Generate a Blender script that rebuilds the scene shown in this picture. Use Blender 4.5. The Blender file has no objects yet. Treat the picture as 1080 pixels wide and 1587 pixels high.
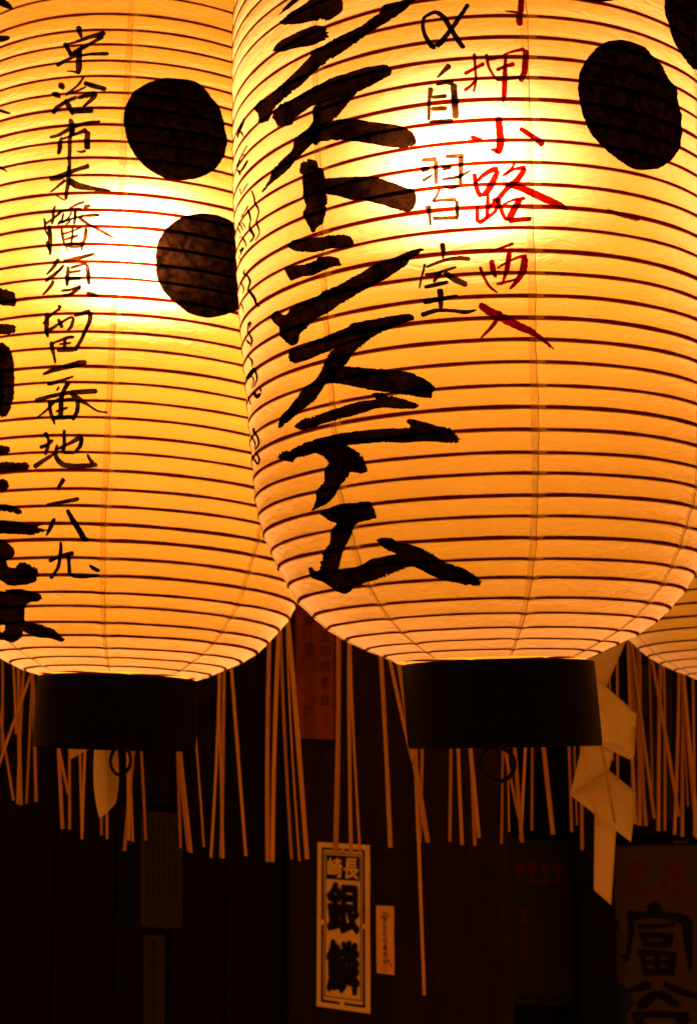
import bpy, math, random
import numpy as np
from mathutils import Matrix, Vector
from mathutils.geometry import delaunay_2d_cdt

# ------------------------------------------------------------------ camera, world, exposure
SC = bpy.context.scene
COL = SC.collection
FPX, HZ, EYE = 2160.3, 1175.7, 1.60          # focal length and eye-level row in photo pixels, eye height in metres
PITCH = math.atan((HZ - 793.5) / FPX)
cd = bpy.data.cameras.new('camera'); cam = bpy.data.objects.new('camera', cd); COL.objects.link(cam)
cam.location = (0, 0, EYE); cam.rotation_euler = (math.pi / 2 + PITCH, 0, 0)
cd.sensor_fit = 'HORIZONTAL'; cd.sensor_width = 36.0; cd.lens = 36.0 * FPX / 1080.0
cd.clip_start = 0.05; cd.clip_end = 60
cd.dof.use_dof = True; cd.dof.focus_distance = 1.42; cd.dof.aperture_fstop = 16
SC.camera = cam
world = bpy.data.worlds.new('World'); SC.world = world; world.use_nodes = True
world.node_tree.nodes['Background'].inputs[0].default_value = (1.0, 0.24, 0.02, 1)
world.node_tree.nodes['Background'].inputs[1].default_value = 0.38      # even orange ambient fill, added to brighten the sticks and stickers
SC.view_settings.view_transform = 'Standard'; SC.view_settings.look = 'None'
SC.view_settings.exposure = 0.0; SC.view_settings.gamma = 1.0
cy = SC.cycles
cy.max_bounces = 14; cy.diffuse_bounces = 12; cy.glossy_bounces = 3; cy.transmission_bounces = 6; cy.transparent_max_bounces = 24
cy.use_denoising = True; cy.sample_clamp_indirect = 6.0; cy.caustics_reflective = False; cy.caustics_refractive = False

LAMP_COL = (1.0, 0.375, 0.125)
BULBS = {'big': 22.5, 'left': 35.0, 'right': 19.0}

FW = Vector((0, math.cos(PITCH), math.sin(PITCH))); UPV = Vector((0, -math.sin(PITCH), math.cos(PITCH)))
EYEV = Vector((0, 0, EYE))
def ray(px, py):
    return Vector((1, 0, 0)) * ((px - 540) / FPX) + UPV * ((793.5 - py) / FPX) + FW
def at(px, py, depth):
    """world point seen at photo pixel (px,py), at world Y = depth"""
    d = ray(px, py)
    return EYEV + d * (depth / d.y)

rng = random.Random(7)
nrg = np.random.RandomState(5)

# ------------------------------------------------------------------ helpers
def mesh_obj(name, verts, faces, mat=None, parent=None, smooth=True, uvs=None):
    me = bpy.data.meshes.new(name)
    me.from_pydata([tuple(v) for v in verts], [], [tuple(int(i) for i in f) for f in faces])
    if mat: me.materials.append(mat)
    if smooth: me.polygons.foreach_set('use_smooth', [True] * len(me.polygons))
    if uvs is not None:
        uv = me.uv_layers.new(name='UVMap')
        li = np.zeros(len(me.loops), dtype=np.int32); me.loops.foreach_get('vertex_index', li)
        uv.data.foreach_set('uv', np.asarray(uvs, dtype=np.float32)[li].ravel())
    me.update()
    o = bpy.data.objects.new(name, me); COL.objects.link(o)
    if parent: o.parent = parent
    return o
def tag(o, label=None, cat=None, group=None, kind=None):
    if label: o['label'] = label
    if cat: o['category'] = cat
    if group: o['group'] = group
    if kind: o['kind'] = kind
    return o
def empty(name, mat4):
    o = bpy.data.objects.new(name, None); COL.objects.link(o); o.empty_display_size = 0.05
    o.matrix_world = mat4
    return o
def tube(pts, rads, n=8, closed=False):
    """verts, faces of a tube along pts"""
    V = []; F = []; m = len(pts); P = [Vector(p) for p in pts]
    ref = Vector((0.13, 0.97, 0.2)).normalized()
    for i, p in enumerate(P):
        a = P[(i - 1) % m] if (closed or i > 0) else p
        b = P[(i + 1) % m] if (closed or i < m - 1) else p
        t = (b - a).normalized(); u = t.cross(ref)
        if u.length < 1e-3: u = t.cross(Vector((1, 0, 0)))
        u.normalize(); v = t.cross(u); r = rads[i] if hasattr(rads, '__len__') else rads
        for k in range(n):
            an = 2 * math.pi * k / n; V.append(p + (u * math.cos(an) + v * math.sin(an)) * r)
    for i in range(m if closed else m - 1):
        j = (i + 1) % m
        for k in range(n):
            l = (k + 1) % n; F.append((i * n + k, i * n + l, j * n + l, j * n + k))
    if not closed:
        F.append(tuple(range(n))[::-1]); F.append(tuple((m - 1) * n + k for k in range(n)))
    return V, F

# ------------------------------------------------------------------ materials
def new_mat(name):
    m = bpy.data.materials.new(name); m.use_nodes = True; nt = m.node_tree; nt.nodes.clear()
    out = nt.nodes.new('ShaderNodeOutputMaterial')
    return m, nt, out
def N(nt, typ, **kw):
    n = nt.nodes.new(typ)
    for k, v in kw.items(): setattr(n, k, v)
    return n
def coords(nt, scale=(1, 1, 1), kind='Object'):
    tc = N(nt, 'ShaderNodeTexCoord'); mp = N(nt, 'ShaderNodeMapping')
    mp.inputs['Scale'].default_value = scale
    nt.links.new(tc.outputs[kind], mp.inputs[0]); return mp.outputs[0]
def noise(nt, vec, scale, detail=4, rough=0.6):
    n = N(nt, 'ShaderNodeTexNoise'); n.inputs['Scale'].default_value = scale
    n.inputs['Detail'].default_value = detail; n.inputs['Roughness'].default_value = rough
    nt.links.new(vec, n.inputs['Vector']); return n.outputs['Fac']
def ramp(nt, fac, stops):
    r = N(nt, 'ShaderNodeValToRGB'); e = r.color_ramp.elements
    while len(e) < len(stops): e.new(0.5)
    for el, (p, c) in zip(e, stops): el.position = p; el.color = (*c, 1)
    nt.links.new(fac, r.inputs[0]); return r.outputs[0]
def bump(nt, h, strength, dist):
    b = N(nt, 'ShaderNodeBump'); b.inputs['Strength'].default_value = strength; b.inputs['Distance'].default_value = dist
    nt.links.new(h, b.inputs['Height']); return b.outputs[0]
def mixc(nt, fac, a, b, mode='MIX'):
    m = N(nt, 'ShaderNodeMix', data_type='RGBA', blend_type=mode)
    if isinstance(fac, (int, float)): m.inputs[0].default_value = fac
    else: nt.links.new(fac, m.inputs[0])
    for i, x in ((6, a), (7, b)):
        if isinstance(x, tuple): m.inputs[i].default_value = (*x, 1)
        else: nt.links.new(x, m.inputs[i])
    return m.outputs[2]

def paper_material(name='lantern_washi', lap=False):
    m, nt, out = new_mat(name); L = nt.links.new
    v = coords(nt); vs = coords(nt, (1, 1, 3.0))
    fib = noise(nt, v, 260, 5, 0.75); cloud = noise(nt, v, 14, 4, 0.6); fine = noise(nt, vs, 700, 3, 0.6)
    spk = N(nt, 'ShaderNodeTexVoronoi'); spk.inputs['Scale'].default_value = 95; L(v, spk.inputs['Vector'])
    sp = ramp(nt, spk.outputs['Distance'], [(0.0, (0.35, 0.22, 0.12)), (0.045, (1, 1, 1))])
    c1 = ramp(nt, fib, [(0.3, (0.92, 0.79, 0.17)), (0.74, (0.97, 0.87, 0.26))])
    c2 = ramp(nt, cloud, [(0.3, (0.88, 0.84, 0.76)), (0.7, (1, 1, 1))])
    c = mixc(nt, 1.0, c1, c2, 'MULTIPLY'); c = mixc(nt, 0.8, c, sp, 'MULTIPLY')
    wr = N(nt, 'ShaderNodeTexNoise'); wr.inputs['Scale'].default_value = 26; wr.inputs['Detail'].default_value = 5
    wr.inputs['Distortion'].default_value = 1.6; L(vs, wr.inputs['Vector'])
    b1 = bump(nt, wr.outputs['Fac'], 0.42, 0.005)
    b2 = N(nt, 'ShaderNodeBump'); b2.inputs['Strength'].default_value = 0.35; b2.inputs['Distance'].default_value = 0.0008
    L(fine, b2.inputs['Height']); L(b1, b2.inputs['Normal']); nrm = b2.outputs[0]
    tr = N(nt, 'ShaderNodeBsdfTranslucent'); df = N(nt, 'ShaderNodeBsdfDiffuse'); rf = N(nt, 'ShaderNodeBsdfRefraction')
    rf.inputs['IOR'].default_value = 1.21; rf.inputs['Roughness'].default_value = 1.0
    rf.inputs['Color'].default_value = (0.96, 0.93, 0.88, 1)
    L(c, tr.inputs[0]); L(c, df.inputs[0])
    for s in (tr, df, rf): L(nrm, s.inputs['Normal'])
    a = N(nt, 'ShaderNodeMixShader'); a.inputs[0].default_value = 0.88; L(tr.outputs[0], a.inputs[1]); L(df.outputs[0], a.inputs[2])
    b = N(nt, 'ShaderNodeMixShader'); b.inputs[0].default_value = 0.30; L(a.outputs[0], b.inputs[1]); L(rf.outputs[0], b.inputs[2])
    if lap:   # feathered, pasted-down edge of a gore: thinner than the full sheet
        t = N(nt, 'ShaderNodeBsdfTransparent'); e = N(nt, 'ShaderNodeMixShader'); e.inputs[0].default_value = 0.60
        L(b.outputs[0], e.inputs[1]); L(t.outputs[0], e.inputs[2]); L(e.outputs[0], out.inputs[0]); return m
    L(b.outputs[0], out.inputs[0]); return m

def ink_material(name, dark, light, body, scale=120):
    """brush ink soaked into paper: it filters the light that comes through"""
    m, nt, out = new_mat(name); L = nt.links.new
    v = coords(nt); n1 = noise(nt, v, scale * 4, 5, 0.8); n2 = noise(nt, v, scale * 0.35, 3, 0.6)
    mul = N(nt, 'ShaderNodeMath', operation='MULTIPLY'); L(n1, mul.inputs[0]); L(n2, mul.inputs[1])
    c = ramp(nt, mul.outputs[0], [(0.20, dark), (0.42, light)])
    t = N(nt, 'ShaderNodeBsdfTransparent'); L(c, t.inputs[0])
    d = N(nt, 'ShaderNodeBsdfDiffuse'); d.inputs[0].default_value = (*body, 1)
    a = N(nt, 'ShaderNodeMixShader'); a.inputs[0].default_value = 0.12; L(t.outputs[0], a.inputs[1]); L(d.outputs[0], a.inputs[2])
    L(a.outputs[0], out.inputs[0]); return m

def solid(name, col, rough=0.7, vary=0.25, scale=(1, 1, 1), nscale=30, bumps=0.3, bdist=0.001, spec=0.12, coat=0.0):
    m, nt, out = new_mat(name); L = nt.links.new
    v = coords(nt, scale); n = noise(nt, v, nscale, 6, 0.65)
    lo = tuple(c * (1 - vary) for c in col); hi = tuple(min(1, c * (1 + vary)) for c in col)
    c = ramp(nt, n, [(0.3, lo), (0.7, hi)])
    p = N(nt, 'ShaderNodeBsdfPrincipled'); L(c, p.inputs['Base Color']); p.inputs['Roughness'].default_value = rough
    p.inputs['Specular IOR Level'].default_value = spec; p.inputs['Coat Weight'].default_value = coat
    L(bump(nt, n, bumps, bdist), p.inputs['Normal']); L(p.outputs[0], out.inputs[0]); return m

def rib_material():
    m, nt, out = new_mat('split_bamboo_rib'); L = nt.links.new
    n = noise(nt, coords(nt), 90, 4, 0.7); c = ramp(nt, n, [(0.3, (0.035, 0.008, 0.002)), (0.7, (0.10, 0.028, 0.008))])
    d = N(nt, 'ShaderNodeBsdfDiffuse'); L(c, d.inputs[0]); t = N(nt, 'ShaderNodeBsdfTransparent'); t.inputs[0].default_value = (0.42, 0.07, 0.006, 1)
    a = N(nt, 'ShaderNodeMixShader'); a.inputs[0].default_value = 0.5; L(d.outputs[0], a.inputs[1]); L(t.outputs[0], a.inputs[2])
    L(a.outputs[0], out.inputs[0]); return m

def thin_paper(name, col, trans=0.35):
    m, nt, out = new_mat(name); L = nt.links.new
    v = coords(nt); n = noise(nt, v, 60, 6, 0.7)
    c = ramp(nt, n, [(0.25, tuple(k * 0.88 for k in col)), (0.75, col)])
    d = N(nt, 'ShaderNodeBsdfDiffuse'); t = N(nt, 'ShaderNodeBsdfTranslucent'); L(c, d.inputs[0]); L(c, t.inputs[0])
    nb = bump(nt, n, 0.25, 0.002); L(nb, d.inputs['Normal'])
    a = N(nt, 'ShaderNodeMixShader'); a.inputs[0].default_value = trans; L(d.outputs[0], a.inputs[1]); L(t.outputs[0], a.inputs[2])
    L(a.outputs[0], out.inputs[0]); return m

def lacquer_material():
    m, nt, out = new_mat('black_lacquer'); L = nt.links.new
    v = coords(nt, (1, 1, 4)); n = noise(nt, v, 22, 6, 0.75); s = noise(nt, coords(nt, (1, 1, 14)), 60, 3, 0.6)
    mul = N(nt, 'ShaderNodeMath', operation='MULTIPLY'); L(n, mul.inputs[0]); L(s, mul.inputs[1])
    c = ramp(nt, mul.outputs[0], [(0.36, (0.0008, 0.001, 0.0008)), (0.52, (0.03, 0.016, 0.006))])
    p = N(nt, 'ShaderNodeBsdfPrincipled'); L(c, p.inputs['Base Color']); p.inputs['Roughness'].default_value = 0.42
    p.inputs['Specular IOR Level'].default_value = 0.06
    L(bump(nt, n, 0.3, 0.001), p.inputs['Normal']); L(p.outputs[0], out.inputs[0]); return m

def bamboo_material():
    m, nt, out = new_mat('bamboo_stick_skin'); L = nt.links.new
    v = coords(nt, (300, 300, 4)); n = noise(nt, v, 3, 5, 0.7); oi = N(nt, 'ShaderNodeObjectInfo')
    c = ramp(nt, n, [(0.25, (0.60, 0.34, 0.10)), (0.7, (0.94, 0.60, 0.19))])
    c2 = ramp(nt, oi.outputs['Random'], [(0.0, (0.55, 0.47, 0.40)), (1.0, (1, 1, 1))])
    k = mixc(nt, 1.0, c, c2, 'MULTIPLY')
    p = N(nt, 'ShaderNodeBsdfPrincipled'); L(k, p.inputs['Base Color']); p.inputs['Roughness'].default_value = 0.55
    L(bump(nt, n, 0.4, 0.0006), p.inputs['Normal']); L(p.outputs[0], out.inputs[0]); return m

def wood_material(name, lo, hi, rough=0.6):
    m, nt, out = new_mat(name); L = nt.links.new
    v = coords(nt, (26, 26, 1.3)); n = noise(nt, v, 3.2, 7, 0.7); g = noise(nt, coords(nt), 9, 5, 0.7)
    n2 = noise(nt, coords(nt, (9, 9, 0.5)), 2.2, 6, 0.75)
    f = N(nt, 'ShaderNodeMath', operation='MULTIPLY'); L(n, f.inputs[0]); L(n2, f.inputs[1])
    c = ramp(nt, f.outputs[0], [(0.14, lo), (0.36, hi)])
    st = ramp(nt, g, [(0.35, (0.45, 0.42, 0.4)), (0.62, (1, 1, 1))])
    k = mixc(nt, 0.7, c, st, 'MULTIPLY')
    p = N(nt, 'ShaderNodeBsdfPrincipled'); L(k, p.inputs['Base Color']); p.inputs['Roughness'].default_value = rough; p.inputs['Specular IOR Level'].default_value = 0.12
    L(bump(nt, f.outputs[0], 0.5, 0.0015), p.inputs['Normal']); L(p.outputs[0], out.inputs[0]); return m

M = dict(
    paper=paper_material(), lap=paper_material('lantern_washi_lap', True),
    ink=ink_material('black_brush_ink', (0.002, 0.001, 0.0005), (0.026, 0.013, 0.006), (0.006, 0.005, 0.004)),
    dot=ink_material('solid_black_ink', (0.001, 0.0005, 0.0003), (0.010, 0.005, 0.003), (0.004, 0.003, 0.003), 300),
    thin=ink_material('thin_brush_ink', (0.006, 0.003, 0.002), (0.10, 0.055, 0.025), (0.012, 0.010, 0.008), 160),
    red=ink_material('red_brush_ink', (0.10, 0.001, 0.0008), (0.30, 0.005, 0.003), (0.40, 0.012, 0.01), 140),
    rib=rib_material(),
    thread=solid('seam_thread', (0.42, 0.22, 0.06), 0.9, 0.3, nscale=300),
    lacquer=lacquer_material(),
    iron=solid('black_iron', (0.012, 0.011, 0.010), 0.5, 0.4, nscale=200),
    bamboo=bamboo_material(),
    shide=thin_paper('folded_white_paper', (0.96, 0.90, 0.72), 0.15),
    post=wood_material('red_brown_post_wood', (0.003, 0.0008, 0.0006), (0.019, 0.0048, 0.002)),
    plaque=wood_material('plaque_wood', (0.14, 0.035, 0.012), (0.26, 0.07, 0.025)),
    dark=wood_material('near_black_boards', (0.0010, 0.0010, 0.0008), (0.0042, 0.0036, 0.003), 0.8),  # near-black tone for boards, rail, upright and one paper strip
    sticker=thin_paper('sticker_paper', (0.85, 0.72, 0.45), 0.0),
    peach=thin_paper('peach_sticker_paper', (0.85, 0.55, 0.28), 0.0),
    old=thin_paper('shade_darkened_paper', (0.036, 0.038, 0.018), 0.0),  # albedo lowered to stand for the shade deep under the eaves
    old2=thin_paper('shade_darkened_poster', (0.072, 0.060, 0.026), 0.0),  # poster darkened likewise, its shade put into the base colour
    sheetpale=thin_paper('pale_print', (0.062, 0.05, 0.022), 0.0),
    print=solid('printing_ink', (0.002, 0.002, 0.002), 0.7, 0.2),
    rprint=solid('red_printing_ink', (0.10, 0.006, 0.006), 0.7, 0.2),
    gprint=solid('green_printing_ink', (0.006, 0.028, 0.018), 0.7, 0.3),
    fade=solid('faded_brush_ink', (0.035, 0.016, 0.009), 0.8, 0.3),
)

# ------------------------------------------------------------------ paper lanterns
BIGZ = [0.1125, 0.1194, 0.1285, 0.1392, 0.1531, 0.1674, 0.1859, 0.2045, 0.2248, 0.2448, 0.2655, 0.287, 0.3079, 0.3303, 0.3527, 0.3757, 0.3986, 0.4215, 0.4443, 0.4679, 0.4906, 0.5134, 0.5366, 0.5592, 0.5834, 0.6058, 0.6289, 0.6517, 0.6742, 0.6965, 0.7199, 0.7423, 0.7653, 0.788]
PZ, PR = BIGZ, [0.1115, 0.1271, 0.1482, 0.1716, 0.1934, 0.2095, 0.2275, 0.2391, 0.2503, 0.2581, 0.267, 0.2726, 0.2759, 0.2777, 0.2794, 0.2813, 0.2831, 0.2849, 0.2867, 0.2885, 0.2903, 0.2921, 0.294, 0.2946, 0.2961, 0.2967, 0.2974, 0.2988, 0.2995, 0.3002, 0.3002, 0.3002, 0.3002, 0.3002]
LEFTZ = [0.1125, 0.1183, 0.1274, 0.1378, 0.1514, 0.1665, 0.1843, 0.2006, 0.2207, 0.2421, 0.2629, 0.2827, 0.304, 0.3261, 0.3484, 0.3714, 0.393, 0.4149, 0.4373, 0.4604, 0.4807, 0.5035, 0.5256, 0.5485, 0.5715, 0.5946, 0.617, 0.6403, 0.6631, 0.6858, 0.7092, 0.7329, 0.7569, 0.7801, 0.8034, 0.8259, 0.8481, 0.8714, 0.8942, 0.9173, 0.9392, 0.9623]
LZ, LR = LEFTZ, [0.1115, 0.1302, 0.151, 0.173, 0.1949, 0.2097, 0.2249, 0.2391, 0.2477, 0.255, 0.264, 0.2705, 0.2753, 0.2773, 0.2791, 0.2809, 0.2826, 0.2844, 0.2861, 0.288, 0.2896, 0.2914, 0.2931, 0.2943, 0.2954, 0.2964, 0.297, 0.2981, 0.2992, 0.3002, 0.3002, 0.3002, 0.3002, 0.3002, 0.3002, 0.3002, 0.3002, 0.3002, 0.3002, 0.3002, 0.3002, 0.3002]

class Lantern:
    def __init__(self, base, tilt, zs, pz, pr, top, seed):
        """base: axis point at eye level; top: height of the upper rim above it"""
        self.r0 = np.random.RandomState(seed)
        ax = Vector((math.sin(tilt[0]), math.sin(tilt[1]), 1)).normalized()
        X = Vector((0, 1, 0)).cross(ax).normalized(); Y = ax.cross(X)
        self.M = Matrix(((X.x, Y.x, ax.x, base[0]), (X.y, Y.y, ax.y, base[1]), (X.z, Y.z, ax.z, base[2]), (0, 0, 0, 1)))
        self.Mi = self.M.inverted()
        bot = zs[0]
        z = list(zs) + [bot + top - a for a in zs[::-1] if bot + top - a > zs[-1] + 0.012]
        self.z = np.array(z); half = (bot + top) / 2
        self.r = np.array([float(np.interp(a if a < half else bot + top - a, pz, pr)) for a in z])
        self.n = len(z); self.top = top; self.bot = bot
        self.ph = self.r0.uniform(0, 6.28, (self.n, 3)); self.am = self.r0.uniform(0.3, 1.0, (self.n, 3))
        self.seams = []
    def dz(self, th):
        """height wobble of every rib at angles th -> (len(th), n)"""
        th = np.asarray(th)[:, None]
        w = (self.am[:, 0] * np.sin(th + self.ph[:, 0]) * 0.0008 + self.am[:, 1] * np.sin(3 * th + self.ph[:, 1]) * 0.0004
             + self.am[:, 2] * np.sin(11 * th + self.ph[:, 2]) * 0.00022)
        for s in self.seams:
            d = (th - s + np.pi) % (2 * np.pi) - np.pi
            low = np.clip((0.40 - self.z) / 0.3, 0.12, 1)
            w = w - 0.0013 * low * np.exp(-(d / 0.035) ** 2)
        w[:, 0] = 0; w[:, -1] = 0
        return w
    def surf(self, th, z):
        """radius and outward slope of the paper at (theta, height)"""
        th = np.asarray(th, float); z = np.asarray(z, float)
        Z = self.z[None, :] + self.dz(th)
        i = np.clip((Z <= z[:, None]).sum(1) - 1, 0, self.n - 2); k = np.arange(len(th))
        z0 = Z[k, i]; z1 = Z[k, i + 1]; t = np.clip((z - z0) / (z1 - z0), 0, 1)
        r0 = self.r[i]; r1 = self.r[i + 1]
        sag = 0.0016 * np.clip((z1 - z0) / 0.02, .5, 1.2) * 4 * t * (1 - t)
        r = r0 + (r1 - r0) * t - sag
        sl = (r1 - r0) / (z1 - z0)
        return r * self.cusp(th, z), sl
    def cusp(self, th, z):
        """the paper pulls in a little where the gores are joined, most near the rim"""
        c = 1.0
        low = np.clip((0.30 - np.asarray(z)) / 0.2, 0.0, 1)
        for s in self.seams:
            d = (np.asarray(th) - s + np.pi) % (2 * np.pi) - np.pi
            c = c - 0.012 * low * np.exp(-(np.abs(d) / 0.10))
        return c
    def point(self, th, z, off=0.0):
        r, sl = self.surf(th, z); q = 1 / np.sqrt(1 + sl ** 2)
        rr = r + off * q; zz = np.asarray(z) - off * sl * q
        return np.stack([np.sin(th) * rr, -np.cos(th) * rr, zz], 1)
    def cast(self, px):
        """photo pixels (n,2) -> (theta, height) on this lantern"""
        px = np.asarray(px, float)
        d = (np.outer((px[:, 0] - 540) / FPX, [1, 0, 0]) + np.outer((793.5 - px[:, 1]) / FPX, list(UPV)) + np.array(FW))
        Mi = np.array(self.Mi); o = Mi[:3, :3] @ np.array(EYEV) + Mi[:3, 3]; d = d @ Mi[:3, :3].T
        d /= np.linalg.norm(d, axis=1)[:, None]
        # closest approach to the axis bounds the search
        tc = -(o[0] * d[:, 0] + o[1] * d[:, 1]) / (d[:, 0] ** 2 + d[:, 1] ** 2)
        t = np.maximum(tc - 0.32, 0.1)
        for _ in range(60):
            p = o + d * t[:, None]; rho = np.hypot(p[:, 0], p[:, 1]); f = rho - np.interp(p[:, 2], self.z, self.r)
            t = np.minimum(t + np.clip(f, -0.02, 0.1) * 0.7, tc)
        p = o + d * t[:, None]
        return np.arctan2(p[:, 0], -p[:, 1]), p[:, 2]
    def seam_angles(self, first, spacing=math.pi / 4):
        self.seams = [((first + k * spacing + math.pi) % (2 * math.pi)) - math.pi for k in range(8)]

def build_lantern(Ln, label, rim=(0.0, 0.013, 0.0)):
    root = empty('paper_lantern', Ln.M); tag(root, label, 'paper lantern', 'large paper lanterns hanging in a row')
    # paper gores, each glued over the edge of the next one
    rows = []
    for i in range(Ln.n - 1):
        m = 5 if Ln.z[i] < 0.95 else 2
        rows += [(i, k / m) for k in range(m)]
    rows.append((Ln.n - 2, 1.0))
    se = sorted(Ln.seams)
    for k in range(8):
        a0 = se[k]; a1 = se[(k + 1) % 8] + (2 * math.pi if k == 7 else 0)
        lap = 0.026
        th = np.concatenate([[a0 - lap, a0 - lap * .5, a0], np.linspace(a0, a1, 34)[1:]])
        lift = np.concatenate([[0.0003, 0.0003, 0.0003], np.linspace(0.00022, 0.0, 4), np.zeros(len(th) - 7)])
        nc = len(th); V = np.zeros((len(rows), nc, 3))
        dz = Ln.dz(th)
        for j, (i, t) in enumerate(rows):
            z = Ln.z[i] + dz[:, i] + (Ln.z[i + 1] - Ln.z[i] + dz[:, i + 1] - dz[:, i]) * t
            V[j] = Ln.point(th, z, 0.0) if lift is None else Ln.point(th, z, 0.0) + 0
            rad = np.stack([np.sin(th), -np.cos(th), 0 * th], 1); V[j] += rad * lift[:, None]
        F = []
        for j in range(len(rows) - 1):
            for c in range(nc - 1):
                a = j * nc + c; F.append((a, a + 1, a + nc + 1, a + nc))
        # flat-shaded across the ribs is what gives the faceted profile, so keep smooth only inside one strip
        po = mesh_obj('paper_panel', V.reshape(-1, 3), F, M['paper'], root); po.data.materials.append(M['lap'])
        for pi_ in range(len(po.data.polygons)):
            if pi_ % (nc - 1) < 2: po.data.polygons[pi_].material_index = 1
        # sewing thread along the join
        zz = np.linspace(Ln.bot + 0.002, min(Ln.top, 0.95), 170)
        P = Ln.point(np.full(170, a0) + 0.0022 * np.sin(zz * 47 + k) + 0.0012 * np.sin(zz * 173 + 2 * k), zz, 0.0005)
        v, f = tube(P, 0.00036, 4); mesh_obj('seam_thread', v, f, M['thread'], root)
    # bamboo ribs
    S = 128; th = np.linspace(-math.pi, math.pi, S, endpoint=False); dz = Ln.dz(th)
    for i in range(1, Ln.n - 1):
        r = Ln.r[i] * Ln.cusp(th, np.full(S, Ln.z[i]))
        hw = 0.0023 * rng.uniform(0.88, 1.15)
        V = []; F = []; sec = [(0.00028, 0.0), (-0.00005, 0.5), (-0.0010, 1.0), (-0.0026, 0.0), (-0.0010, -1.0), (-0.00005, -0.5)]
        jit = 1 + 0.10 * np.sin(th * 9 + i) * np.sin(th * 23 + 2 * i)
        sl = (Ln.r[i + 1] - Ln.r[i - 1]) / (Ln.z[i + 1] - Ln.z[i - 1]); q = 1 / math.sqrt(1 + sl * sl)
        for s in range(S):
            for (a, b) in sec:
                bb = b * hw * jit[s]; rr = r[s] + a * q + bb * sl * q; zz = Ln.z[i] + dz[s, i] - a * sl * q + bb * q
                V.append((math.sin(th[s]) * rr, -math.cos(th[s]) * rr, zz))
        for s in range(S):
            t2 = (s + 1) % S
            for k in range(6):
                l = (k + 1) % 6; F.append((s * 6 + k, t2 * 6 + k, t2 * 6 + l, s * 6 + l))
        mesh_obj('bamboo_rib', V, F, M['rib'], root)
    # black rims (hollow bands)
    for nm, z0, z1 in (('bottom_rim', rim[1], Ln.bot - 0.003), ('top_rim', Ln.top + 0.003, Ln.top + 0.10)):
        S2 = 96; V = []; F = []
        sec = [(0.1122, z0 + 0.001), (0.1130, z0 + 0.004), (0.1130, z1 - 0.003), (0.1124, z1), (0.1080, z1), (0.1080, z0), (0.1115, z0)]
        if nm == 'top_rim': sec = [(a, b) for a, b in sec]
        for s in range(S2):
            t = 2 * math.pi * s / S2; wob = 1 + 0.004 * math.sin(2 * t + 1) + 0.002 * math.sin(5 * t)
            for (a, b) in sec: V.append((math.sin(t) * a * wob + rim[0] + rim[2] * (b - z1), -math.cos(t) * a * wob, b))
        K = len(sec)
        for s in range(S2):
            u = (s + 1) % S2
            for k in range(K):
                l = (k + 1) % K; F.append((s * K + k, u * K + k, u * K + l, s * K + l))
        o = mesh_obj(nm, V, F, M['lacquer'], root, smooth=False)
    # wooden base board inside the rim, closing the bottom
    S2 = 48; V = [(rim[0], 0, 0.030)] + [(rim[0] + 0.1075 * math.sin(2 * math.pi * s / S2), -0.1075 * math.cos(2 * math.pi * s / S2), 0.030) for s in range(S2)]
    V += [(rim[0], 0, 0.018)] + [(v[0], v[1], 0.018) for v in V[1:S2 + 1]]
    F = []
    for s in range(S2):
        u = (s + 1) % S2; F.append((0, 1 + s, 1 + u)); F.append((S2 + 1, S2 + 2 + u, S2 + 2 + s)); F.append((1 + s, S2 + 2 + s, S2 + 2 + u, 1 + u))
    mesh_obj('base_board', V, F, M['lacquer'], root, smooth=False)
    return root

def bulb(Ln, key, px, py, depth):
    l = bpy.data.lights.new('bulb_' + key, 'POINT'); l.energy = BULBS[key]; l.color = LAMP_COL; l.shadow_soft_size = 0.055
    o = bpy.data.objects.new('light_bulb', l); COL.objects.link(o); o.location = at(px, py, depth)

def iron_ring(root, x, y, z, R, tuber, yaw, label=None):
    pts = [(x + R * math.sin(t) * math.cos(yaw), y + R * math.sin(t) * math.sin(yaw), z - R + R * math.cos(t)) for t in np.linspace(0, 2 * math.pi, 40, endpoint=False)]
    v, f = tube(pts, tuber, 8, True); ring_ = mesh_obj('iron_ring', v, f, M['iron'], root)
    # eye bolt holding the ring
    pts = [(x, y, z + 0.022), (x, y, z + 0.004), (x + 0.004, y, z - 0.001), (x, y, z - 0.005), (x - 0.004, y, z - 0.001), (x, y, z + 0.004)]
    v, f = tube(pts, 0.0022, 6); mesh_obj('eye_bolt', v, f, M['iron'], ring_)

LB = Lantern((0.16948, 1.64710, EYE), (-0.01797, -0.01754), BIGZ, PZ, PR, 1.45, 3)
LL = Lantern((-0.32671, 1.97272, EYE), (0.02496, 0.01905), LEFTZ, LZ, LR, 1.45, 11)
LR_ = Lantern((0.724, 2.46, EYE + 0.026), (0.0, 0.0), BIGZ, PZ, PR, 1.45, 23)
t0, _ = LB.cast([(835, 720)]); LB.seam_angles(float(t0[0])); 
t0, _ = LL.cast([(167, 740)]); LL.seam_angles(float(t0[0]))
LR_.seam_angles(-0.62)

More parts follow.
